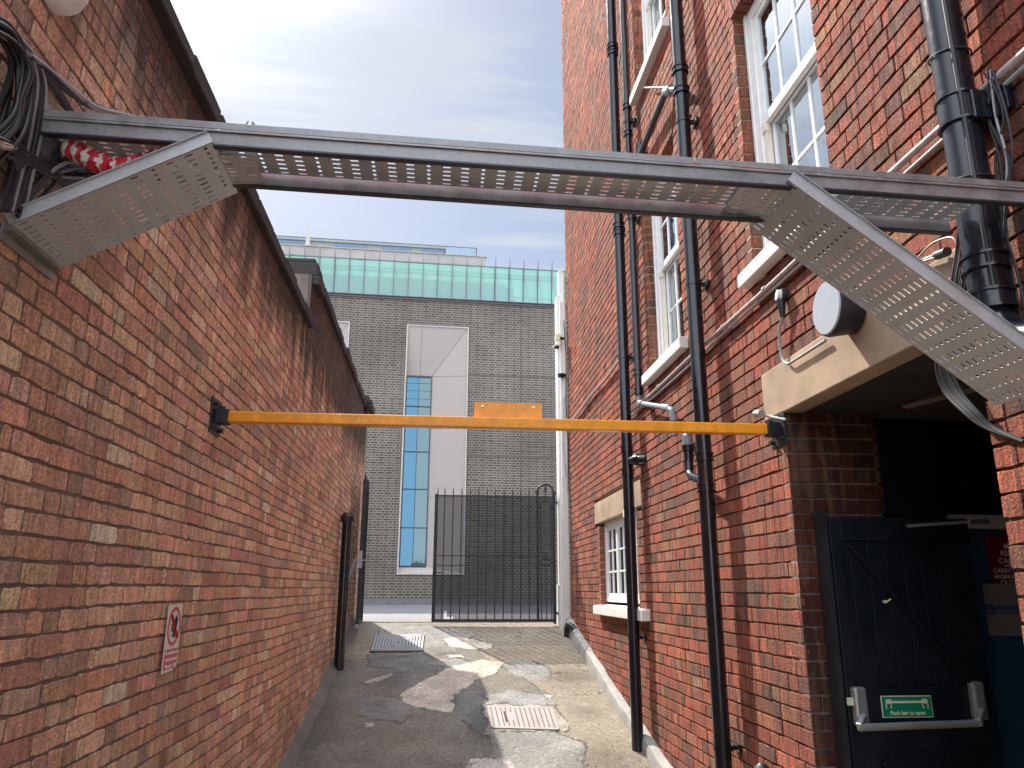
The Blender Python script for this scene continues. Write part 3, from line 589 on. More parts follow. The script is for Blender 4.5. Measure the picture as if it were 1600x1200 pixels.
MB().bar((2.19, DY-.02, 1.948), (2.48, DY-.05, 1.968), .010, .014).bar((2.48, DY-.05, 1.968), (2.70, 3.58, 1.985), .010, .022).build('closer_arm', M['alu'], door)
MB().box(2.03, 2.045, DY-.022, DY-.012, 1.60, 1.612).bar((2.045, DY-.02, 1.606), (2.065, DY-.02, 1.618), .005, .006).build('peephole_cover', M['cream2'], door)
MB().bar((2.19, 3.34, 2.497), (2.30, 2.95, 2.497), .05, .012).build('soffit_batten', M['timber'], rb)
# notices in the doorway
po = E('poster', (2.9, 3.69, 1.7), 'dark red poster with white capitals hung on the blue inner wall above the pale sign', 'poster')
tx = lambda x, y: on(x, y, 1, 3.689)
MB().box(tx(1546, 880)[0], tx(1604, 880)[0], 3.690, 3.697, 1.67, tx(1560, 838)[2]).build('sheet', M['red'], po)
for s_, yy, sz in (('KEEP', 868, .036), ('CALM', 880, .036), ('AND', 885.5, .014), ('CARRY ON', 895, .030), ('WORKING', 904.5, .030), ('OUT', 914, .034)):
    p = tx(1575, yy); text(s_, 'lettering', M['signwhite'], sz, p, (1, 0, 0), (0, 0, 1), (0, -1, 0), po, 'CENTER')
p = tx(1575, 853); cw = MB(); cw.prism([(p[0]+a, 3.687, p[2]+b_) for a, b_ in ((-.02, -.012), (.02, -.012), (.025, .012), (.012, .0), (0, .016), (-.012, 0), (-.025, .012))], (0, .003, 0)); cw.build('crown_symbol', M['signwhite'], po)
sn = E('wall_sign', (2.9, 3.68, 1.5), 'pale square sign with round blue logo and lettering on the blue inner wall', 'sign')
MB().box(2.685, 3.10, 3.672, 3.684, 1.445, 1.69).build('panel', M['signgrey'], sn)
lg = MB(); c = on(1548, 952, 1, 3.67); c = (c[0], 3.67, c[2])
def ring(mb, c, r0, r1, st, en, n=20, dy=.0015):
    a = arc(c, (1, 0, 0), (0, 0, 1), r1, n, st, en); b = arc(c, (1, 0, 0), (0, 0, 1), r0, n, st, en)
    for i in range(n): mb.hexa([a[i], a[i+1], b[i+1], b[i]], [p+Vector((0, dy, 0)) for p in (a[i], a[i+1], b[i+1], b[i])])
ring(lg, c, .016, .027, rad(35), rad(200)); ring(lg, c, .015, .027, rad(215), rad(385)); ring(lg, (c[0]+.002, 3.670, c[2]+.004), .004, .011, rad(-90), rad(180)); lg.box(c[0]-.011, c[0]-.006, 3.670, 3.6715, c[2]-.018, c[2]+.004)
lg.build('logo', M['logoblue'], sn)
text('PREVAILST', 'lettering', M['logoblue'], .027, (c[0]+.032, 3.6705, c[2]-.004), (1, 0, 0), (0, 0, 1), (0, -1, 0), sn, 'LEFT', .0014)
text('GYM AND PERFORMANCE', 'lettering', M['logoblue'], .0095, (c[0]+.032, 3.6705, c[2]-.020), (1, 0, 0), (0, 0, 1), (0, -1, 0), sn)
# ------------------------------------------------------------------ drainpipes
def collar(mb, x, y, z, r, h=.05): mb.tube([(x, y, z-h/2), (x, y, z-h/2+.008), (x, y, z-h/2+.009), (x, y, z+h/2-.009), (x, y, z+h/2-.008), (x, y, z+h/2)], [r+.012, r+.012, r+.005, r+.005, r+.012, r+.012], 20)
def pipe(name, label, x, y, r, z0, z1, cols, lugs, path=None):
    e = E(name, (x, y, z0), label, 'drainpipe', 'black drainpipes on the brick wall'); MB().tube(path or [(x, y, z0), (x, y, z1)], r, 22).build('pipe', M['black'], e, smooth=True)
    for z in cols: q = MB(); collar(q, x, y, z, r); q.build('collar', M['black'], e, smooth=True)
    for z in lugs:
        q = MB(); q.tube([(x, y, z-.011), (x, y, z+.011)], r+.005, 20).bar((x+r, y-.0, z), (XR+.002, y-.0, z), .03, .02).tube([(x+.03, y-r-.012, z), (x+.03, y-r-.028, z)], .008, 8).box(XR-.018, XR+.005, y-.045, y+.045, z-.02, z+.02); q.build('bracket', M['black'], e, smooth=True)
    return e
PA = pipe('drainpipe', 'thick black drainpipe furthest along the wall, passing in front of the low white window', 1.605, 6.42, .047, gz(6.42)-.02, 11.2, [6.93, 6.85, 4.95, 4.88, 2.83, 2.63], [3.66, 1.285])
MB().tube(spline([(1.62, 6.33, 2.72), (1.66, 6.22, 2.71), (1.705, 6.18, 2.71)], 4), .038, 14).tube([(1.64, 6.26, 2.715), (1.655, 6.23, 2.712)], .048, 14).build('branch', M['black'], PA, smooth=True)
MB().box(1.551, 1.556, 6.40, 6.43, 2.25, 2.31).build('sticker', M['signwhite'], PA)
PC = pipe('drainpipe', 'thick black drainpipe nearest the doorway with a grey waste pipe joining it', 1.605, 4.50, .047, gz(4.5)-.03, 11.2, [5.19, 5.02, 2.44, 2.25], [4.78, 3.575, .81])
PB = pipe('drainpipe', 'thin black drainpipe between the two thick ones, ending at a grey elbow', 1.63, 6.05, .030, 3.22, 11.2, [5.98, 5.70, 4.86, 3.42, 3.26], [5.82, 4.83])
wp = E('waste_pipe', (1.63, 5.6, 3.16), 'grey waste pipe stepping along the wall from the thin pipe to the near thick one', 'pipe')
MB().tube(spline([(1.63, 6.05, 3.22), (1.63, 6.045, 3.165), (1.63, 5.98, 3.135)], 3)+[Vector(on(1042, 637, 0, 1.63))]+spline([on(1050, 641, 0, 1.63), on(1051, 650, 0, 1.63), on(1055, 680, 0, 1.63)], 3), .021, 14).build('pipe', M['greypipe'], wp, smooth=True)
c0 = on(1052, 645, 0, 1.63)
for pq in ([on(1036, 636, 0, 1.63), on(1046, 638, 0, 1.63)], [(c0[0], c0[1], c0[2]-.02), (c0[0], c0[1], c0[2]-.06)], [(1.63, 6.01, 3.147), (1.63, 5.93, 3.126)]): MB().tube(pq, .026, 14).build('elbow', M['greypipe'], wp, smooth=True)
a0 = on(1074, 682, 0, 1.63)
MB().tube([a0, (a0[0], a0[1], a0[2]-.06)], .034, 14).build('reducer', M['greypipe'], wp, smooth=True)
MB().tube([(a0[0], a0[1], a0[2]-.06), (a0[0], a0[1], a0[2]-.10)], .040, 14).tube(spline([(a0[0], a0[1], a0[2]-.08), (1.628, a0[1]-.01, a0[2]-.20), (1.622, a0[1]-.06, a0[2]-.27), (1.608, 4.54, a0[2]-.34)], 5), .030, 14).build('trap_pipe', M['black'], wp, smooth=True)
MB().tube([(a0[0], a0[1]+.0, a0[2]), (a0[0], c0[1], c0[2]-.1)], .018, 10).build('riser', M['greypipe'], wp, smooth=True)
dp = E('branch_pipe', (1.62, 5.2, 5.2), 'short black branch pipe slanting down from the near drainpipe high on the wall', 'pipe')
MB().tube(spline([on(1058, 140, 0, 1.62), on(1046, 141, 0, 1.62), on(1038, 150, 0, 1.62)], 4)+[Vector(on(1003, 236, 0, 1.64)), Vector(on(996, 250, 0, 1.65))], .027, 14).build('pipe', M['black'], dp, smooth=True)
MB().tube([on(1049, 139, 0, 1.62), on(1042, 143, 0, 1.62)], .036, 12).build('joint', M['greypipe'], dp, smooth=True)
MB().tube([on(1008, 137, 0, 1.64), on(1050, 136, 0, 1.62)], .009, 8).build('stay_rod', M['black'], dp, smooth=True)
MB().tube([on(1000, 224, 0, 1.66), on(1000, 246, 0, 1.66)], .040, 14).build('socket', M['black'], dp, smooth=True)
BX, BY, BR = 1.615, 1.985, .056
PD = E('soil_pipe', (BX, BY, 2.3), 'fat glossy black soil pipe at the top right with a cable tied along it', 'soil pipe')
el = spline([(BX, BY, 2.50), (BX, BY, 2.43), (BX-.005, BY-.06, 2.35), (BX, BY-.18, 2.31), (BX, BY-.45, 2.28), (BX, BY-1.4, 2.24), (BX, BY-2.6, 2.20)], 6)
MB().tube([(BX, BY, 6), (BX, BY, 2.52)]+el, BR, 28).build('pipe', M['black'], PD, smooth=True)
for z, h in ((3.12, .10), (2.60, .05), (2.48, .06)): q = MB(); collar(q, BX, BY, z, BR, h); q.build('collar', M['black'], PD, smooth=True)
MB().tube([(BX-.028, BY-BR+.004, 6), (BX-.028, BY-BR+.004, 2.5)], .009, 10).build('tied_cable', M['cablek'], PD, smooth=True)
MB().tube(arc((BX, BY, 3.33), (1, 0, 0), (0, 1, 0.12), BR+.005, 24), .003, 6).build('cable_tie', M['cablek'], PD)
MB().tube(arc((BX, BY, 2.88), (1, 0, 0), (0, 1, 0.15), BR+.005, 24), .003, 6).build('cable_tie', M['cablek'], PD)
MB().box(BX-.01, XR+.0, BY-.075, BY-.02, 3.06, 3.16).box(XR-.03, XR-.0, BY-.13, BY+.09, 3.06, 3.15).build('bracket', M['black'], PD, bevel=.005)
# ------------------------------------------------------------------ conduits
def conduit(label, pts, r, m, clips=()):
    e = E('conduit', pts[0], label, 'conduit'); MB().tube(pts, r, 10).build('tube', m, e, smooth=True)
    q = MB()
    for y, z in clips: q.tube([(XR-.03, y-.012, z), (XR-.03, y+.012, z)], r+.006, 10)
    if clips: q.build('clip', m, e, smooth=True)
    return e
M['conduit'] = mat('painted_conduit', (.42, .36, .34), .45, var=.25, vs=20)
conduit('long pale conduit running along the brick wall below the first floor sills', [(XR-.03, y, 3.18+.004*math.sin(y*3)) for y in np.arange(1.62, 6.72, .3)], .013, M['conduit'], [(y, 3.18) for y in (2.5, 3.05, 3.6, 4.2, 4.9, 5.6, 6.2)])
conduit('thinner grey cable run just under the long conduit', [(XR-.022, y, 3.145+.006*math.sin(y*2.1)) for y in np.arange(1.75, 6.6, .3)], .008, M['cableg'])
conduit('far weathered conduit on the brick wall beyond the far thick pipe', [(XR-.03, y, 3.765+.01*math.sin(y*4)) for y in np.arange(6.55, 9.9, .3)], .014, M['conduit'], [(y, 3.765) for y in (7.2, 7.9, 8.6)])
e = E('wall_sensor', (XR-.03, 3.5, 3.1), 'small round white headed sensor on a black stem with a cable looping to the lamp', 'sensor')
s0 = on(1213, 461, 0, XR-.05)
MB().tube([s0, (s0[0]+.03, s0[1]-.005, s0[2]-.004)], .027, 16).build('head', M['signwhite'], e, smooth=True)
MB().tube([(s0[0]+.022, s0[1]-.005, s0[2]-.0), (s0[0]+.045, s0[1]-.01, s0[2])], .033, 16).tube([(s0[0]+.02, s0[1]-.003, s0[2]-.03), (s0[0]+.02, s0[1]-.003, s0[2]-.115)], [.022, .012], 12).build('body', M['blackm'], e, smooth=True)
MB().tube(spline([(s0[0]+.02, s0[1]-.003, s0[2]-.11), on(1218, 520, 0, XR-.03), on(1221, 555, 0, XR-.025), on(1230, 568, 0, XR-.025), on(1243, 562, 0, XR-.025), on(1290, 532, 0, XR-.025)], 6), .0075, 8).build('cable', M['cableg'], e, smooth=True)
# lamp
lm = E('wall_lamp', (XR, 2.84, 2.78), 'round black bulkhead lamp with a pale round face above the doorway lintel', 'lamp')
LX = 1.575; LC = (LX, 2.845, 2.785)
MB().tube([(LX+.002, LC[1], LC[2]), (LX+.02, LC[1], LC[2]), (XR-.01, LC[1], LC[2])], [.116, .121, .105], 40).build('body', M['blackm'], lm, smooth=True)
MB().tube([(LX-.004, LC[1], LC[2]), (LX+.003, LC[1], LC[2])], [.109, .114], 40).build('face', M['lens'], lm, smooth=True)
# short pipe under the lintel end and stub at right
st = E('pipe_stub', (1.62, 3.7, 2.5), 'short pale metal rod sticking out under the left end of the doorway lintel', 'rod')
MB().tube([on(1181, 646, 0, 1.62), on(1190, 646, 0, 1.62)], [.02, .02], 8).tube([on(1181, 646, 0, 1.62), on(1228, 656, 0, 1.69)], .008, 8).build('rod', M['alu'], st, smooth=True)
# ------------------------------------------------------------------ perforated cable trays
def perf(O, U, Vv, L, Wd, nu, nv, th=.0015, sl=(.0115, .0036), cr=.0056, phase=0):
    """plate of length L along U, width Wd along Vv with punched rows: slot, slot, round"""
    O, U, Vv = Vector(O), Vector(U).normalized(), Vector(Vv).normalized(); Nn = U.cross(Vv).normalized(); b = MB(); cu, cv = L/nu, Wd/nv
    ang = [math.radians(a) for a in (-135, -112, -90, -67, -45, 0, 45, 67, 90, 112, 135, 180)]
    for i in range(nu):
        for j in range(nv):
            c = O+U*(cu*(i+.5))+Vv*(cv*(j+.5))
            kind = (i+phase) % 3
            out = [(-1, -1), (-.4, -1), (0, -1), (.4, -1), (1, -1), (1, 0), (1, 1), (.4, 1), (0, 1), (-.4, 1), (-1, 1), (-1, 0)]
            ou = [(x*cu/2, y*cv/2) for x, y in out]
            if kind < 2: hl = [(-sl[0]+.0012, -sl[1]), (-sl[0]*.4, -sl[1]), (0, -sl[1]), (sl[0]*.4, -sl[1]), (sl[0]-.0012, -sl[1]), (sl[0], 0), (sl[0]-.0012, sl[1]), (sl[0]*.4, sl[1]), (0, sl[1]), (-sl[0]*.4, sl[1]), (-sl[0]+.0012, sl[1]), (-sl[0], 0)]
            else: hl = [(cr*math.cos(a), cr*math.sin(a)) for a in ang]
            vs = []
            for z in (0, th):
                for q in (ou, hl): vs += [c+U*x+Vv*y+Nn*z for x, y in q]
            fs = []
            for k in range(12):
                m_ = (k+1) % 12; fs += [(k, m_, 12+m_, 12+k), (24+m_, 24+k, 36+k, 36+m_), (12+k, 12+m_, 36+m_, 36+k)]
            b.add(vs, fs)
    return b
TY0, TY1 = 1.80, 2.00
tr = E('cable_tray', (.3, 1.9, 2.76), 'long perforated steel cable tray spanning the alley overhead from wall to wall', 'cable tray')
TX0, TX1 = XL+.03, 1.535
perf((TX0, TY0+.012, 2.763), (1, 0, 0), (0, 1, 0), TX1-TX0, TY1-TY0-.024, 51, 8, phase=1).build('perforated_plate', M['steel'], tr)
nf = MB(); nf.box(TX0-.0, 1.70, TY0, TY0+.002, 2.728, 2.768).box(TX0, 1.70, TY0-.006, TY0, 2.764, 2.7700)
nf.build('near_side_rail', M['steelw'], tr, bevel=.0012)
MB().box(TX0, 1.70, TY0-.0065, TY0+.014, 2.7225, 2.7275).build('return_lip', M['mullion'], tr)  # dark material stands in for the shaded underside of the lip
MB().box(TX0, TX1, TY1-.010, TY1+.008, 2.7225, 2.7280).build('return_lip', M['mullion'], tr)  # far lip too: underside shade put into its colour
ff = MB(); ff.box(TX0, TX1, TY1, TY1+.002, 2.728, 2.785); ff.build('far_side_rail', M['steelw'], tr, bevel=.0012)
MB().box(TX0, .66, TY0-.004, TY0-.001, 2.7725, 2.7915).box(TX0, .66, TY0-.004, TY0+.02, 2.790, 2.7925).build('lid_strip', M['steelw'], tr, bevel=.001)
MB().box(.665, 1.70, TY0-.006, TY0-.002, 2.7725, 2.7905).box(.665, 1.70, TY0-.004, TY0+.02, 2.790, 2.7925).build('lid_strip', M['steelw'], tr, bevel=.001)
MB().box(XL+.004, XL+.034, TY0-.01, TY1+.02, 2.69, 2.83).build('wall_bracket', M['steelw'], tr, bevel=.002)
MB().tube([(-.52, TY0+.01, 2.788), (-.52, TY0+.01, 2.806)], [.016, .010], 10).build('tray_bolt', M['alu'], tr)
tr.rotation_euler.y = .0205; tr.location.z += .0053      # the tray hangs slightly out of level
# left branch
def branch(label, P0, P1, y0, y1, nu, nv, fl_, phase, tab):
    P0, P1 = Vector((P0[0], 0, P0[1])), Vector((P1[0], 0, P1[1])); d = P1-P0; L = d.length; u = d.normalized()
    e = E('cable_tray_branch', (P0.x, y0, P0.z), label, 'cable tray', 'perforated branch trays')
    perf((P0.x, y0, P0.z), u, (0, 1, 0), L, y1-y0, nu, nv, phase=phase).build('perforated_plate', M['steel'], e)
    upn = Vector((-u.z, 0, u.x)); upn = upn if upn.z > 0 else -upn
    for y, sgn in ((y0, -1), (y1, 1)):
        f = MB()
        a = Vector((P0.x, y, P0.z)); b_ = Vector((P1.x, y, P1.z)); t = Vector((0, .002*sgn, 0)); h = upn*fl_
        f.hexa([a, a+t, a+t+h, a+h], [b_, b_+t, b_+t+h, b_+h]); f.hexa([a+h, a+h+t*5, a+h*1.05+t*5, a+h*1.05], [b_+h, b_+h+t*5, b_+h*1.05+t*5, b_+h*1.05])
        f.build('side_flange', M['steel'], e)
    if tab: perf(tab[0], tab[1], (0, 1, 0), tab[2], tab[3], tab[4], 8, phase=0).build('joint_plate', M['steel'], e)
    return e
LB = branch('short perforated steel branch tray slanting down to the left brick wall', (-.60, 2.750), (-1.048, 2.495), 1.785, 2.04, 11, 11, .030, 2, ((-.612, 1.84, 2.746), (1, 0, .06), .10, .150, 2))
MB().box(XL+.002, XL+.008, 1.785, 2.04, 2.458, 2.53).box(XL+.008, XL+.03, 1.79, 2.035, 2.485, 2.49).build('wall_plate', M['steelw'], LB)
RBR = branch('longer perforated steel branch tray slanting down to the right over the doorway lamp', (.918, 2.730), (1.63, 2.181), 1.785, 2.052, 19, 11, .034, 1, ((.93, 1.83, 2.726), (-1, 0, .12), .12, .19, 2))
# ------------------------------------------------------------------ cables
def bundle(name, label, paths, cat='cable bundle', group=None):
    e = E(name, tuple(paths[0][0][0]), label, cat, group)
    for pts, r, m in paths: MB().tube(spline(pts, 6), r, 8).build('cable', M[m], e, smooth=True)
    return e
rg = random.Random(5)
def L(x, y, X=-1.03): return on(x, y, 0, X)
jit3 = lambda p, s: (p[0]+rg.uniform(-s*.6, s), p[1]+rg.uniform(-s, s), p[2]+rg.uniform(-s, s))
base = [L(-40, 30), L(5, 50), L(28, 85), L(33, 120), L(26, 160), L(10, 200), L(-30, 240)]
ps = []
for i in range(11): o = Vector((rg.uniform(-.02, .02), rg.uniform(-.03, .018), rg.uniform(-.018, .018))); ps.append(([jit3(Vector(p)+o, .006) for p in base], rg.choice([.004, .005, .007]), rg.choice(['cablek', 'cablek', 'cablek', 'cableg', 'cablek'])))
bundle('cable_bundle', 'thick bundle of black and grey cables curving down the left wall at the frame edge', ps)
ps = []
for k in range(12):
    a = rg.uniform(-14, 14); ps.append(([L(-20+a, 20+a), L(30+a, 62+a), L(58+a, 120+a*.5), L(52+a*1.4, 190), L(40+a*1.4, 250), L(20+a*1.6, 330)], rg.choice([.005, .007]), rg.choice(['cablek', 'cablek', 'cablek', 'cableg'])))
for k in range(7):
    a = rg.uniform(-10, 10); ps.append(([L(55+a, 100), L(95+a, 150+a), L(120+a, 200+a), L(100+a, 250+a), L(60+a, 300+a), L(20+a, 330+a)], .0055, 'cablek'))
bundle('cable_bundle', 'loose black cables hanging down the left wall beside the end of the overhead tray', ps)
base = [L(-30, 40), L(10, 45), L(38, 82), L(68, 108), L(118, 152), L(150, 168), L(205, 185), L(260, 200)]
ps = [([jit3(Vector(p)+Vector((0, rg.uniform(-.01, .01), rg.uniform(-.01, .01))), .006) for p in base], .0065, m) for m in ('cableg', 'cablek', 'cablek', 'cableg', 'cablek')]
bundle('cable_bundle', 'grey and black cables running up and over behind the overhead tray on the left wall', ps)
base = [(-1.10, 1.70, 2.70), L(0, 222, -.99), on(45, 232, 1, 1.90), on(100, 243, 1, 1.92)]
tb = [on(108, 228, 1, 1.86), on(128, 240, 1, 1.86), on(162, 257, 1, 1.86), on(198, 262, 1, 1.86), on(240, 250, 1, 1.86), on(282, 236, 1, 1.865), on(312, 222, 1, 1.87), (-.55, 1.89, 2.832), (-.3, 1.90, 2.830), (.0, 1.90, 2.822), (.3, 1.89, 2.815), (.6, 1.90, 2.81), (.95, 1.90, 2.80)]
ps = [([Vector(p)+Vector((rg.uniform(-.01, .01), rg.uniform(-.012, .012), rg.uniform(-.012, .012))) for p in base+tb[:2]], .0055, m) for m in ('cablet', 'cablet', 'cableg', 'cablet', 'cableg', 'cablek', 'cablet', 'cablet')]
bundle('cable_bundle', 'tan cables feeding from the left wall into the red and white taped sleeve', ps)
tp = E('taped_cables', tb[0], 'cable sleeve wrapped in torn red and white barrier tape, lying in the overhead tray', 'taped cables')
sp_ = spline(tb, 12); rw = MB(); rr_ = MB(); n = 16; ring_ = []
up = Vector((0, 0, 1))
for i, p in enumerate(sp_):
    a = sp_[max(0, i-1)]; b_ = sp_[min(len(sp_)-1, i+1)]; d = (b_-a).normalized(); sd = d.cross(up).normalized(); u2 = sd.cross(d); R_ = .026+.003*math.sin(i*1.3)+.002*math.sin(i*.37)+rg.uniform(-.001, .001)
    if i > 75: R_ = .026
    ring_.append([p+(sd*math.cos(2*math.pi*j/n)+u2*math.sin(2*math.pi*j/n))*(R_+.002*math.sin(j*2.1+i*.9)) for j in range(n)])
for i in range(len(ring_)-1):
    for j in range(n):
        ph_ = (i*.135+j/n*1.0+.10*math.sin(i*.8+j)) % 1.0
        tgt = rw if (ph_ < .40-.004*i and i < 60) or (i >= 52 and (i*.11+j/n) % 1.0 < .3) or i < 3 else rr_
        tgt.add([ring_[i][j], ring_[i][(j+1) % n], ring_[i+1][(j+1) % n], ring_[i+1][j]], [(0, 1, 2, 3)])
rr_.build('red_tape', M['redtape'], tp); rw.build('white_tape', M['whitetape'], tp)
rw2 = MB(); t0 = Vector(on(172, 268, 1, 1.90)); rw2.prism([t0, t0+Vector((.045, 0, -.005)), t0+Vector((.02, 0, -.028)), t0+Vector((.004, 0, -.035))], (0, .001, 0)).build('loose_tape_end', M['whitetape'], tp)
# loose loops under the tray on the left wall
ps = [([L(75, 272), L(105, 254, -1.0), L(140, 256, -.99), L(180, 262, -1.0)], .005, 'cableg'), ([L(88, 270), L(125, 262, -1.0), L(170, 255, -.99)], .004, 'cableg'), ([L(85, 276), L(130, 277, -1.01), L(165, 264, -1.0)], .004, 'cableg')]
for k in range(9): ps.append(([L(20+rg.uniform(-15, 15), 215+k*6), L(70, 260+rg.uniform(-12, 12)), L(120, 275+rg.uniform(-12, 20)), L(185+rg.uniform(0, 30), 262+rg.uniform(-5, 20))], .008, 'cablek'))
bundle('cable_bundle', 'dark tangle of cables on the left wall behind the slanting branch tray', ps)
tk = E('wall_trunking', L(40, 345, XL), 'small grey metal channel fixed upright on the left wall under the cables', 'trunking')
p0, p1 = L(38, 340, XL+.02), L(45, 288, XL+.02)
MB().bar((XL+.015, p0[1]-.02, p0[2]), (XL+.015, p0[1]-.02, p1[2]), .02, .09, (0, 1, 0)).build('channel', M['steelw'], tk, bevel=.002)
MB().bar((XL+.03, p0[1]-.035, p0[2]), (XL+.03, p0[1]-.035, p1[2]), .004, .008, (0, 1, 0)).bar((XL+.03, p0[1]-.005, p0[2]), (XL+.03, p0[1]-.005, p1[2]), .004, .008, (0, 1, 0)).build('lip', M['alu'], tk)
wd = E('dome_light', (-1.05, 1.89, 3.2), 'white dome fitting high on the left wall at the top edge of the view', 'dome light')
dc = on(113, -22, 0, -1.02); dm = MB(); rws = 8
dm.tube([(XL+.001, dc[1], dc[2]), (XL+.03, dc[1], dc[2]), (XL+.05, dc[1], dc[2]), (XL+.075, dc[1], dc[2]), (XL+.088, dc[1], dc[2])], [.075, .075, .068, .045, .01], 28).build('dome', M['signwhite'], wd, smooth=True)
# cables by the soil pipe
def Rr(x, y, X=1.66): return on(x, y, 0, X)
ps = []
for k in range(7):
    dxx = rg.uniform(-16, 16)
    ps.append(([Rr(1553+dxx*.6, 110), Rr(1556+rg.uniform(-14, 18), 180), Rr(1562+rg.uniform(-12, 20), 250), Rr(1566+rg.uniform(-6, 6), 330), Rr(1580+dxx, 420), Rr(1600+dxx, 520)], rg.choice([.0025, .004]), rg.choice(['cablek', 'cablek', 'cablet', 'cableg'])))
bundle('cable_bundle', 'thin cables hanging behind the fat soil pipe at the top right', ps)
ps = []
for k in range(10):
    dxx = rg.uniform(-12, 12)
    ps.append(([Rr(1512+dxx, 340, 1.60), Rr(1508+dxx, 390, 1.62), Rr(1500+dxx, 440, 1.62), Rr(1492+dxx, 500, 1.64), Rr(1476+dxx, 560, 1.655), Rr(1488+dxx*1.2, 608, 1.665), Rr(1520+dxx, 645, 1.67), Rr(1548+dxx*.6, 668, 1.68), Rr(1600, 690, 1.69)], rg.choice([.005, .007]), 'cablek'))
bundle('cable_bundle', 'black cables dropping behind the slanting tray and looping past the doorway corner', ps)
bundle('cable_bundle', 'single tan cable looping over the brick between the tray and the soil pipe', [([Rr(1428, 410), Rr(1455, 382), Rr(1482, 371), Rr(1494, 378), Rr(1495, 400), Rr(1494, 425), Rr(1500, 440)], .004, 'cablet'), ([Rr(1430, 412), Rr(1462, 402), Rr(1478, 395)], .004, 'cablet')])
e = E('cable_gland', Rr(1460, 400, 1.67), 'grey pipe end with a black cap lying against the wall beside the soil pipe', 'pipe end')
MB().tube([Rr(1428, 412, 1.67), Rr(1466, 398, 1.67)], .009, 12).build('tube', M['greypipe'], e, smooth=True)
MB().tube([Rr(1464, 399, 1.67), Rr(1480, 393, 1.66)], .016, 12).build('cap', M['cablek'], e, smooth=True)
# ------------------------------------------------------------------ height bar
BYY, BZ = 3.65, 2.437
hb = E('height_bar', (.3, BYY, BZ), 'orange yellow steel height restriction bar fixed across the alley between the walls', 'barrier bar')
BL, BRt = XL+.055, XR-.07
MB().box(BL, BRt, BYY-.026, BYY+.026, BZ-.026, BZ+.026).build('bar', M['orange'], hb, bevel=.005)
MB().box(.158, .493, BYY+.01, BYY+.013, BZ+.020, BZ+.108).build('blank_plate', M['orange'], hb)
for x in (.198, .450): MB().tube([(x, BYY+.010, BZ+.088), (x, BYY+.004, BZ+.088)], .006, 10).build('bolt', M['bolt'], hb, smooth=True)
for s_, xw in ((1, XL), (-1, XR)):
    q = MB(); q.box(min(xw, xw+.008*s_), max(xw, xw+.008*s_), BYY-.08, BYY+.08, BZ-.085, BZ+.085); q.box(min(xw+.008*s_, xw+.07*s_), max(xw+.008*s_, xw+.07*s_), BYY-.034, BYY+.034, BZ-.034, BZ+.034)
    br = q.build('wall_bracket', M['blackm'], hb, bevel=.003)
    for a in (-1, 1):
        for b_ in (-1, 1): MB().tube([(xw+.008*s_, BYY+.055*a, BZ+.055*b_), (xw+.03*s_, BYY+.055*a, BZ+.055*b_)], .012, 6).build('bracket_bolt', M['blackm'], br)
# ------------------------------------------------------------------ warning sign on the left wall
ws = E('warning_sign', (XL+.012, 3.36, 1.32), 'torn white prohibition sign with red circle and red panel on the left brick wall', 'sign')
X = XL+.012; ya, yb, z0, z1 = 3.275, 3.445, 1.33, 1.59
MB().prism([(X, ya, z0), (X, yb-.045, z0+.004), (X, yb-.040, z0+.022), (X, yb-.012, z0+.012), (X, yb, z0+.02), (X, yb, z1), (X, ya, z1)], (.002, 0, 0)).build('plate', M['signwhite'], ws)
rg_ = MB(); c = Vector((X+.0022, (ya+yb)/2, z1-.085))
for i in range(40):
    a, b_ = 2*math.pi*i/40, 2*math.pi*(i+1)/40; pt = lambda t, r: c+Vector((0, math.cos(t)*r, math.sin(t)*r))
    q4 = [pt(a, .076), pt(b_, .076), pt(b_, .062), pt(a, .062)]; rg_.hexa(q4, [p+Vector((.001, 0, 0)) for p in q4])
rg_.bar(c+Vector((.0012, -.046, .046)), c+Vector((.0012, .046, -.046)), .002, .013, (1, 0, 0)); rg_.bar(c+Vector((.0012, -.046, .046)), c+Vector((.0012, .046, -.046)), .013, .002, (1, 0, 0))
rg_.build('prohibition_ring', M['signred'], ws)
hd = MB(); hd.prism([c+Vector((0, y_, z_)) for y_, z_ in ((-.004, -.044), (.018, -.044), (.020, -.012), (.008, .004), (-.006, -.010))], (.0012, 0, 0))
for k, (y_, h_) in enumerate(((.006, .034), (.014, .042), (.022, .040), (.030, .030))): hd.bar(c+Vector((.0008, y_-.004, -.005)), c+Vector((.0008, y_, h_)), .0012, .0045, (1, 0, 0))
hd.bar(c+Vector((.0008, -.012, -.02)), c+Vector((.0008, -.030, .012)), .0012, .003, (1, 0, 0)); hd.bar(c+Vector((.0008, -.012, -.03)), c+Vector((.0008, -.03, -.035)), .0012, .003, (1, 0, 0)); hd.bar(c+Vector((.0008, -.026, .01)), c+Vector((.0008, -.034, -.02)), .0012, .0025, (1, 0, 0))
hd.build('hand_symbol', M['signblack'], ws)
MB().prism([(X+.0022, ya+.008, z0+.012), (X+.0022, yb-.050, z0+.014), (X+.0022, yb-.044, z0+.030), (X+.0022, yb-.008, z0+.034), (X+.0022, yb-.008, z0+.088), (X+.0022, ya+.008, z0+.088)], (.001, 0, 0)).build('red_panel', M['signred'], ws)
for s_, z in (('No unauthorised', .068), ('vehicles beyond', .043), ('this point', .018)):
    text(s_, 'lettering', M['signwhite'], .0215, (X+.0036, (ya+yb)/2-(.02 if z < .02 else 0), z0+z), (0, 1, 0), (0, 0, 1), (1, 0, 0), ws, 'CENTER')
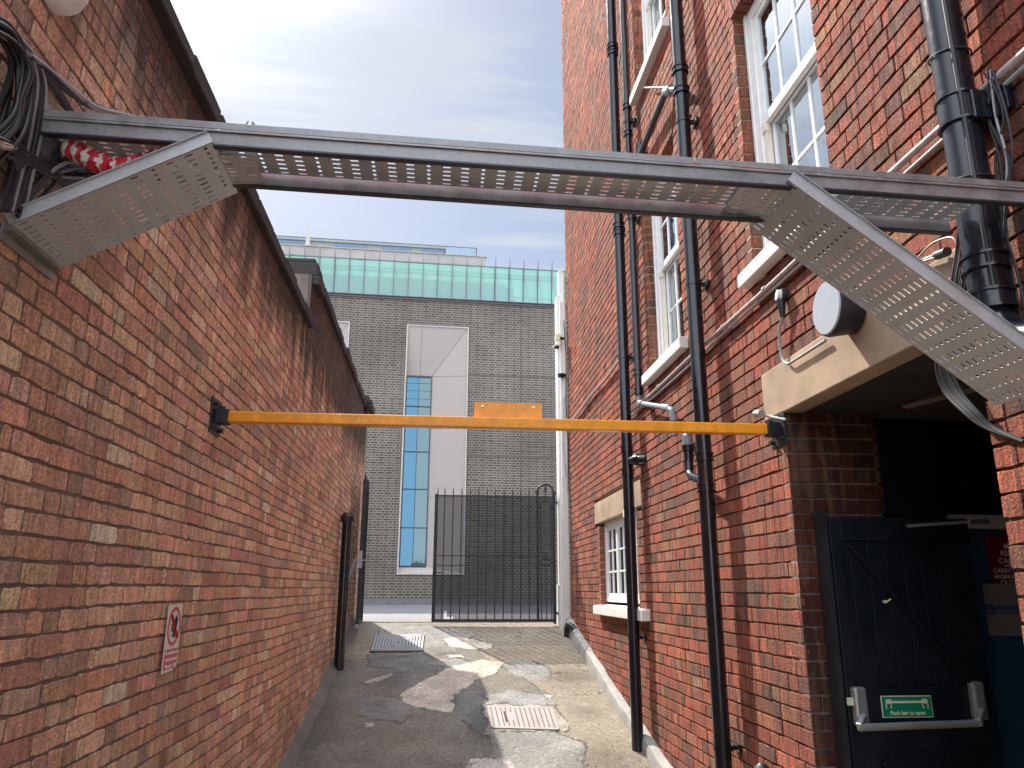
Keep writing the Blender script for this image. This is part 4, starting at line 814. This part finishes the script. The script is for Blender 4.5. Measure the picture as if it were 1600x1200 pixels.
# ------------------------------------------------------------------ post, gates, pilaster
bp = E('post', (-.97, 8.5, .85), 'tall round black capped post standing by the left wall before the folded gate', 'post')
MB().tube([(-.985, 8.5, gz(8.5)-.02), (-.985, 8.5, 2.40)], .052, 20).build('shaft', M['black'], bp, smooth=True)
MB().tube([(-.985, 8.5, 2.36), (-.985, 8.5, 2.42), (-.985, 8.5, 2.43), (-.985, 8.5, 2.455)], [.072, .072, .064, .052], 20).build('cap', M['blackm'], bp, smooth=True)
MB().bar((-.95, 8.55, 1.72), (-.935, 9.1, 1.98), .012, .05).build('stay', M['fin'], bp)
def gate(label, O, U, w, hz, bars, panel, hinge_right=True):
    """O bottom corner at free end, U horizontal direction"""
    O, U = Vector(O), Vector(U).normalized(); P = lambda a, z: O+U*a+Vector((0, 0, z)); perp = Vector((-U.y, U.x, 0))
    e = E('iron_gate', tuple(O), label, 'gate', 'black iron gates'); th = .022
    fr = MB(); fr.bar(P(.012, -.01), P(.012, hz+.02), .034, .034, U); fr.bar(P(w-panel, 0), P(w-panel, hz+.05), .03, .03, U); fr.bar(P(w-.015, -.03), P(w-.015, hz+.05), .036, .036, U)
    for z, t in ((hz, .016), (.82, .010), (.695, .010), (.012, .03)): fr.bar(P(.0, z), P(w, z), .012, t)
    fr.build('frame', M['blackm'], e)
    n = bars; sp = (w-panel-.012)/(n+0)
    for i in range(n):
        a = .012+sp*(i+0)+(.02 if i == 0 else 0)
        q = MB(); q.bar(P(a, .01), P(a, hz+.06), .014, .014, U); k = len(q.v); tip = P(a, hz+.13)
        c4 = [P(a, hz+.06)+U*x*.007+perp*y*.007 for x, y in ((1, 1), (-1, 1), (-1, -1), (1, -1))]; q.add(c4+[tip], [(0, 1, 4), (1, 2, 4), (2, 3, 4), (3, 0, 4)]); q.build('bar', M['blackm'], e)
    a0_ = w-panel; cx = w-panel/2-.008; r = panel/2-.008
    ap = MB(); ap.tube([P(cx, hz+.06)+U*r*math.cos(t)+Vector((0, 0, r*math.sin(t))) for t in np.linspace(0, math.pi, 14)], .013, 8); ap.tube([P(cx, hz+.06+r*.95), P(cx, hz-.07)], .008, 6).tube([P(cx, hz+.09), P(cx, hz+.12)], .02, 8)
    ap.bar(P(a0_-.03, hz+.06), P(a0_+.02, hz+.06), .03, .02); ap.bar(P(w-.03, hz+.06), P(w+.02, hz+.06), .03, .02)
    l, r_ = a0_+.045, w-.055
    for z0_, z1_ in ((.86, hz-.07), (.715, .78)):
        ap.bar(P(l, z0_), P(l, z1_), .010, .010, U).bar(P(r_, z0_), P(r_, z1_), .010, .010, U).bar(P(l, z0_), P(r_, z0_), .010, .010).bar(P(l, z1_), P(r_, z1_), .010, .010)
    for z in (hz-.13, 1.45, 1.10, .75): ap.bar(P(a0_, z), P(l, z), .010, .014).bar(P(r_, z), P(w, z), .010, .014)
    ap.bar(P(cx, .78), P(cx, .86), .010, .010, U)
    for k in range(3): a = l+(r_-l)*k/2; ap.bar(P(a, .02), P(a, .69), .010, .010, U)
    ap.build('arched_panel', M['blackm'], e)
    ms = MB(); ms.add([P(.02, .02)+perp*.012, P(w-.02, .02)+perp*.012, P(w-.02, hz-.005)+perp*.012, P(.02, hz-.005)+perp*.012], [(0, 1, 2, 3)]); ms.build('mesh_screen', M['wire'], e)
    return e, P
g1, P1 = gate('wide black iron gate with arched end panel closed across the right of the alley mouth', (-.055, 10.25, 1.265), (1, 0, 0), 1.60, 1.60, 12, .235)
q = MB(); q.bar(P1(1.6, 1.53), P1(1.68, 1.53), .03, .03).bar(P1(1.6, .1), P1(1.66, .1), .03, .03); q.build('hinge', M['blackm'], g1)
MB().box(-.06, -.03, 10.20, 10.24, 1.88, 1.95).bar((-.03, 10.22, 1.87), (.06, 10.22, 1.865), .012, .012).build('latch', M['blackm'], g1)
g2, P2 = gate('second black iron gate folded back against the left brick wall, seen edge on', (-.915, 9.45, 1.27), (-.05, 1, 0), 1.15, 1.66, 8, .2)
q = MB(); q.bar(P2(.0, .72)-Vector((.06, 0, 0)), P2(.0, .72)+Vector((.06, 0, 0)), .014, .014); q.box(-.935, -.895, 9.42, 9.46, 1.90, 2.10); q.build('latch', M['alu'], g2)
MB().box(-.935, -.895, 9.43, 9.47, 1.22, 1.262).build('drop_bolt', M['alu'], g2)
pl = E('white_pilaster', (1.62, 10.2, 1.2), 'tall narrow white painted pilaster at the far corner of the red brick building', 'pilaster')
MB().box(1.585, 1.70, 10.10, 10.32, 1.1, 5.72).box(1.61, 1.69, 10.02, 10.10, 1.1, 5.60).build('shaft', M['whitestone'], pl, bevel=.006)
MB().box(1.57, 1.715, 10.08, 10.34, 1.1, 1.72).build('base', M['whitestone'], pl, bevel=.006)
MB().box(1.62, 1.69, 10.12, 10.28, 5.72, 6.12).box(1.655, 1.69, 10.04, 10.12, 5.60, 6.02).build('upper_block', M['whitestone'], pl, bevel=.006)
pf = lambda x, y: on(x, y, 1, 10.0)
def cambox(label, x, y, m1, kind):
    p = Vector(pf(x, y)); e = E(kind, tuple(p), label, kind.replace('_', ' ')); return e, p
e, p = cambox('pale box floodlight fixed on the white pilaster', 871, 528, M['cream2'], 'floodlight')
MB().box(p.x-.035, p.x+.03, p.y-.06, p.y+.04, p.z-.05, p.z+.05).build('housing', M['cream2'], e, bevel=.01)
MB().bar((p.x+.02, p.y, p.z+.0), (XR-.02, p.y+.03, p.z), .02, .03).build('bracket', M['blackm'], e)
e, p = cambox('small hooded camera below the floodlight on the white pilaster', 868, 541, M['signwhite'], 'security_camera')
MB().hexa([(p.x-.05, p.y-.05, p.z-.02), (p.x-.05, p.y+.03, p.z-.02), (p.x-.05, p.y+.03, p.z-.012), (p.x-.05, p.y-.05, p.z-.012)], [(p.x+.06, p.y-.05, p.z+.01), (p.x+.06, p.y+.03, p.z+.01), (p.x+.06, p.y+.03, p.z+.06), (p.x+.06, p.y-.05, p.z+.06)]).build('hood', M['signwhite'], e)
MB().box(p.x-.01, p.x+.05, p.y-.04, p.y+.03, p.z-.035, p.z-.0).build('lens', M['blackm'], e, bevel=.008)
e, p = cambox('small black camera lower down on the white pilaster', 878, 586, M['blackm'], 'security_camera')
MB().tube([(p.x-.05, p.y-.03, p.z-.015), (p.x+.02, p.y, p.z), (XR-.02, p.y+.04, p.z+.01)], [.03, .032, .02], 12).build('body', M['blackm'], e, smooth=True)
bundle('cable_bundle', 'thin black cables dropping down the edge between the white pilaster and the brick', [([(1.66, 9.97, 5.3), (1.68, 9.96, 4.7), (1.67, 9.97, 4.1), (1.69, 9.96, 3.5), (1.68, 9.97, 2.9)], .006, 'cablek'), ([(1.69, 9.9, 4.9), (1.69, 9.75, 4.5), (1.69, 9.6, 4.3)], .005, 'cablek'), ([(1.65, 9.98, 4.2), (1.63, 9.98, 3.6), (1.66, 9.98, 3.1)], .005, 'cableg')])
rs = E('rubble_pipe', (1.6, 9.6, 1.1), 'short bent black pipe end at the foot of the brick wall beside the gate', 'pipe end')
MB().tube(spline([(1.60, 9.75, 1.02), (1.60, 9.72, 1.22), (1.62, 9.60, 1.24), (1.68, 9.5, 1.18)], 5), .035, 12).build('pipe', M['blackm'], rs, smooth=True)
MB().box(1.45, 1.60, 9.0, 9.12, 1.02, 1.10)
bc = E('domed_bollard', (1.49, 3.72, 0), 'dark domed post top just showing at the bottom of the view by the doorway', 'bollard')
bcx = on(1190, 1192, 0, 1.50)
MB().tube([(bcx[0], bcx[1], -.02), (bcx[0], bcx[1], bcx[2]-.05), (bcx[0], bcx[1], bcx[2]-.02), (bcx[0], bcx[1], bcx[2])], [.045, .045, .036, .012], 20).build('shaft', M['blackm'], bc, smooth=True)
# ------------------------------------------------------------------ access covers
def cover(label, px, mt, kind):
    c = [Vector(gnd(*q)) for q in px]; nrm_ = (c[1]-c[0]).cross(c[3]-c[0]).normalized(); nrm_ = nrm_ if nrm_.z > 0 else -nrm_
    e = E('access_cover', tuple(c[3]), label, 'manhole cover', 'access covers in the ramp')
    def B(s, t, h): return c[0].lerp(c[1], s).lerp(c[3].lerp(c[2], s), t)+nrm_*h
    def quad(mb, s0, s1, t0, t1, h0, h1): mb.hexa([B(s0, t0, h0), B(s1, t0, h0), B(s1, t1, h0), B(s0, t1, h0)], [B(s0, t0, h1), B(s1, t0, h1), B(s1, t1, h1), B(s0, t1, h1)])
    f = MB()
    if kind == 1:
        quad(f, 0, 1, 0, 1, -.02, .012); f.build('plate', M['coverd'], e)
        r = MB()
        for i in range(8):
            a = .02+.058*i; w = .040
            quad(r, a, a+w, a, 1-a, .012, .024); quad(r, 1-a-w, 1-a, a, 1-a, .012, .024)
            if 1-a-w-(a+w) > .01: quad(r, a+w, 1-a-w, a, a+w, .012, .024); quad(r, a+w, 1-a-w, 1-a-w, 1-a, .012, .024)
        r.build('ridges', mt, e)
        d = MB(); quad(d, .42, .52, .14, .22, .012, .0205); quad(d, .44, .56, .78, .86, .012, .0205); d.build('key_hole', M['coverd'], e)
    else:
        pts = []
        for (s0, t0, a0_) in ((.94, .06, -90), (.94, .94, 0), (.06, .94, 90), (.06, .06, 180)):
            for k in range(5): an = rad(a0_+22.5*k); pts.append((s0+.06*math.cos(an), t0+.06*math.sin(an)))
        f.add([B(s, t, .012) for s, t in pts]+[B(s, t, -.02) for s, t in pts], [tuple(range(20))]+[(i, (i+1) % 20, (i+1) % 20+20, i+20) for i in range(20)]); f.build('plate', mt, e)
        d = MB()
        for i in range(13):
            for j in range(16):
                if 3 <= i <= 4 and 4 <= j <= 10: continue
                s, t = .05+.073*i, .07+.055*j; quad(d, s, s+.016, t, t+.022, .012, .0145)
        d.build('slots', M['coverd'], e)
        d = MB()
        for k in range(6): quad(d, .235, .262, .26+k*.085, .26+k*.085+.065, .012, .0155)
        for k in range(5): quad(d, .2625, .275, .30+k*.085, .30+k*.085+.05, .012, .0150)
        d.build('raised_marking', M['coverd'], e)
    return e
cover('rectangular iron cover with nested ridges, half in shadow, near the gate', [(585.4, 994), (664.5, 994), (661.5, 1020), (577.5, 1020)], M['cover'], 1)
cover('pinkish rounded cover with rows of small slots, in the sun nearer the camera', [(760, 1105), (863, 1107), (875, 1142), (767, 1139)], M['cover2'], 2)
# ------------------------------------------------------------------ grey building across the street
GB = empty('grey_building', (0, 23, 1.25), 'modern grey brick building with green glass roof screen across the street', 'building', rz=rad(2.5)); WL[GB.name] = (0, 23, 1.25)
bl = lambda mb, name, m, par=GB, **k: mb.build(name, M[m], par, local=True, **k)
Zt = 10.54-1.25; D = .22
pans = [(-1.17, .78), (-4.88, -2.93)]
us = [-9, -4.88, -2.93, -1.17, .78, 9]; vz = [0.16, .83, 8.46, Zt]
fw = MB()
for i in range(5):
    for j in range(3):
        if j == 1 and i in (1, 3): continue
        fw.box(us[i], us[i+1], 0, .4, vz[j], vz[j+1])
bl(fw, 'brick_wall', 'facade')
bl(MB().box(-9, 9, -.05, .4, -.05, .16), 'plinth', 'lead')
for y in (588, 713):
    z = on(800, y, 1, 23.05)[2]-1.25
    bl(MB().box(.79, 9, -.006, .01, z-.022, z+.022), 'brick_joint', 'jointd')
for x in (-1.19, 2.45, -6.2): bl(MB().box(x-.012, x+.012, -.005, .01, 8.5 if x > -2 and x < 0 else .17, Zt), 'brick_joint', 'jointd')
bl(MB().box(-9, 9, .7, 12, -.05, Zt-.1), 'building_core', 'dark')
for pa, pb in pans:
    t = MB(); wx0, wx1, wz0, wz1 = pa+.05, pa+.84, 1.05, 6.86
    zb, zt2 = .87, 8.42
    t.add([(pa+.04, 0, zt2), (pb-.04, 0, zt2), (wx1, D, wz1), (wx0, D, wz1)], [(0, 1, 2, 3)]); t.add([(pb-.04, 0, zt2), (pb-.04, 0, zb), (wx1, D, wz0), (wx1, D, wz1)], [(0, 1, 2, 3)])
    t.add([(pa+.04, 0, zb), (pb-.04, 0, zb), (wx1, D, wz0), (wx0, D, wz0)], [(0, 1, 2, 3)]); t.add([(pa+.04, 0, zb), (pa+.04, 0, zt2), (wx0, D, wz1), (wx0, D, wz0)], [(0, 1, 2, 3)])
    sp2 = bl(t, 'splayed_panel', 'panel')
    bl(MB().box(pa, pa+.04, -.03, .1, .83, 8.46).box(pb-.04, pb, -.03, .1, .83, 8.46).box(pa+.04, pb-.04, -.03, .1, 8.42, 8.46).box(pa+.04, pb-.04, -.03, .1, .83, .87), 'trim', 'trimw', sp2)
    bl(MB().box(pa, pb-.3, -.04, .0, 8.46, 8.50), 'drip_flashing', 'lead', sp2)
    lr = lambda s: Vector((pb-.04, 0, zt2)).lerp(Vector((wx1, D, wz1)), s)
    bl(MB().bar(Vector((pb-.04, -.004, zt2)), Vector((wx1, D-.004, wz1)), .006, .006, (0, 1, 0)), 'panel_seam', 'lead', sp2)
    for zf in (5.2, 6.86, 3.1): bl(MB().bar((wx1, D-.004, zf), (pb-.04, -.004, zf+.0), .006, .006), 'panel_seam', 'lead', sp2)
    bl(MB().bar((wx0+.42, D-.006, wz1), (wx0+.42, -.004, zt2), .006, .006, (0, 1, 0)), 'panel_seam', 'lead', sp2)
    wf = MB(); wf.box(wx0, wx0+.03, D-.03, D+.02, wz0, wz1).box(wx1-.03, wx1, D-.03, D+.02, wz0, wz1).box(wx0, wx1, D-.031, D+.02, wz1-.05, wz1).box(wx0, wx1, D-.031, D+.02, wz0, wz0+.04).box(wx0+.385, wx0+.405, D-.03, D+.02, wz0+.04, wz1-.05)
    for z in (5.88, 4.46, 3.32, 2.18): wf.box(wx0+.03, wx1-.03, D-.028, D+.018, z-.015, z+.015)
    for z in (6.62, 6.38, 6.12): wf.box(wx0+.03, wx1-.03, D-.01, D+.01, z-.004, z+.004)
    w_ = bl(wf, 'window', 'mullion')
    bl(MB().box(wx0+.02, wx0+.39, D+.003, D+.008, wz0+.02, wz1-.02), 'pane', 'glassf', w_)
    bl(MB().box(wx0+.40, wx1-.02, D+.003, D+.008, wz0+.02, wz1-.02), 'pane', 'glassg', w_)
    bl(MB().box(wx0-.0, wx1+.0, D+.25, D+.26, wz0, wz1), 'room_screen', 'bluepanel', w_)
bl(MB().box(-9, 9, -.06, .42, Zt, Zt+.09), 'parapet_flashing', 'lead')
gso = bl(MB().box(-9, 9, -.13, -.065, Zt+.06, Zt+.085), 'glass_screen', 'fin'); rp_ = random.Random(4)
for i in range(-17, 12):
    xa, xb = .462*i+.20+.012, .462*(i+1)+.20-.012; a, b_, c = [rp_.uniform(-.012, .012) for _ in range(3)]
    bl(MB().hexa([(xa, -.11+a, Zt+.09), (xb, -.11+b_, Zt+.09), (xb, -.21+b_+c, Zt+1.20), (xa, -.21+a+c, Zt+1.20)], [(xa, -.102+a, Zt+.09), (xb, -.102+b_, Zt+.09), (xb, -.202+b_+c, Zt+1.20), (xa, -.202+a+c, Zt+1.20)]), 'glass_pane', rp_.choice(['green_glass', 'green_glass', 'green_glass_b']), gso)
bl(MB().bar((-9, -.22, Zt+1.20), (9, -.22, Zt+1.20), .03, .03), 'screen_rail', 'fin', gso)
for y_, z_ in ((-.07, .26), (-.14, 1.0), (-.14, .88)): bl(MB().bar((-9, y_, Zt+z_), (9, y_, Zt+z_), .02, .022), 'screen_rail', 'fin', gso)
for i in range(-16, 12):
    x = .462*i+.20
    q = MB(); q.prism([(x-.014, -.10, Zt+.04), (x-.014, -.17, Zt+.04), (x-.014, -.34, Zt+1.20), (x-.014, -.30, Zt+1.50), (x-.014, -.22, Zt+1.20)], (.028, 0, 0)); bl(q, 'fin', 'fin', gso)
    q = MB(); q.bar((x, -.12, Zt+1.05), (x, .62, Zt+.12), .03, .05); bl(q, 'strut', 'fin', gso)
# set-back roof storey
zP = on(766, 407, 1, 24.6)[2]-1.25
bl(MB().box(-9, 1.42, 1.3, 1.6, Zt, zP).box(-9, 1.45, 1.27, 1.63, zP, zP+.03), 'roof_parapet', 'concrete')
zR = on(747, 395, 1, 24.9)[2]-1.25; zT = on(702, 386, 1, 26)[2]-1.25
rl = bl(MB().box(-9, 1.12, 1.5, 1.51, zP, zR), 'rail_glass', 'railglass')
q = MB(); q.box(-9, 1.12, 1.49, 1.52, zR, zR+.02)
for x in np.arange(-8.5, 1.2, 1.37): q.box(x, x+.025, 1.49, 1.52, zP, zR)
q.box(1.10, 1.13, 1.49, 1.52, zP, zR); bl(q, 'rail_post', 'fin', rl)
px_ = MB(); xe = .03
px_.box(-9, xe, 3.0, 6, Zt, zT-.12)
bl(px_, 'roof_storey', 'tan'); bl(MB().box(-9, xe+.08, 2.9, 6, zT-.12, zT), 'roof_edge', 'concrete')
for a, b_ in ((-6.4, -4.9), (-3.9, -2.75), (-2.2, -1.15), (-.75, .02)):
    bl(MB().box(a, b_, 2.97, 3.0, Zt+.5, zT-.14), 'roof_window', 'bluepanel')
mc = on(487, 372, 1, 24.3); 
q = MB(); q.prism([(mc[0]-.06, 1.0, zP-.1), (mc[0]+.10, 1.0, zP-.1), (mc[0]-.01, 1.0, zP+.75)], (0, .03, 0)); bl(q, 'roof_mast', 'trimw')
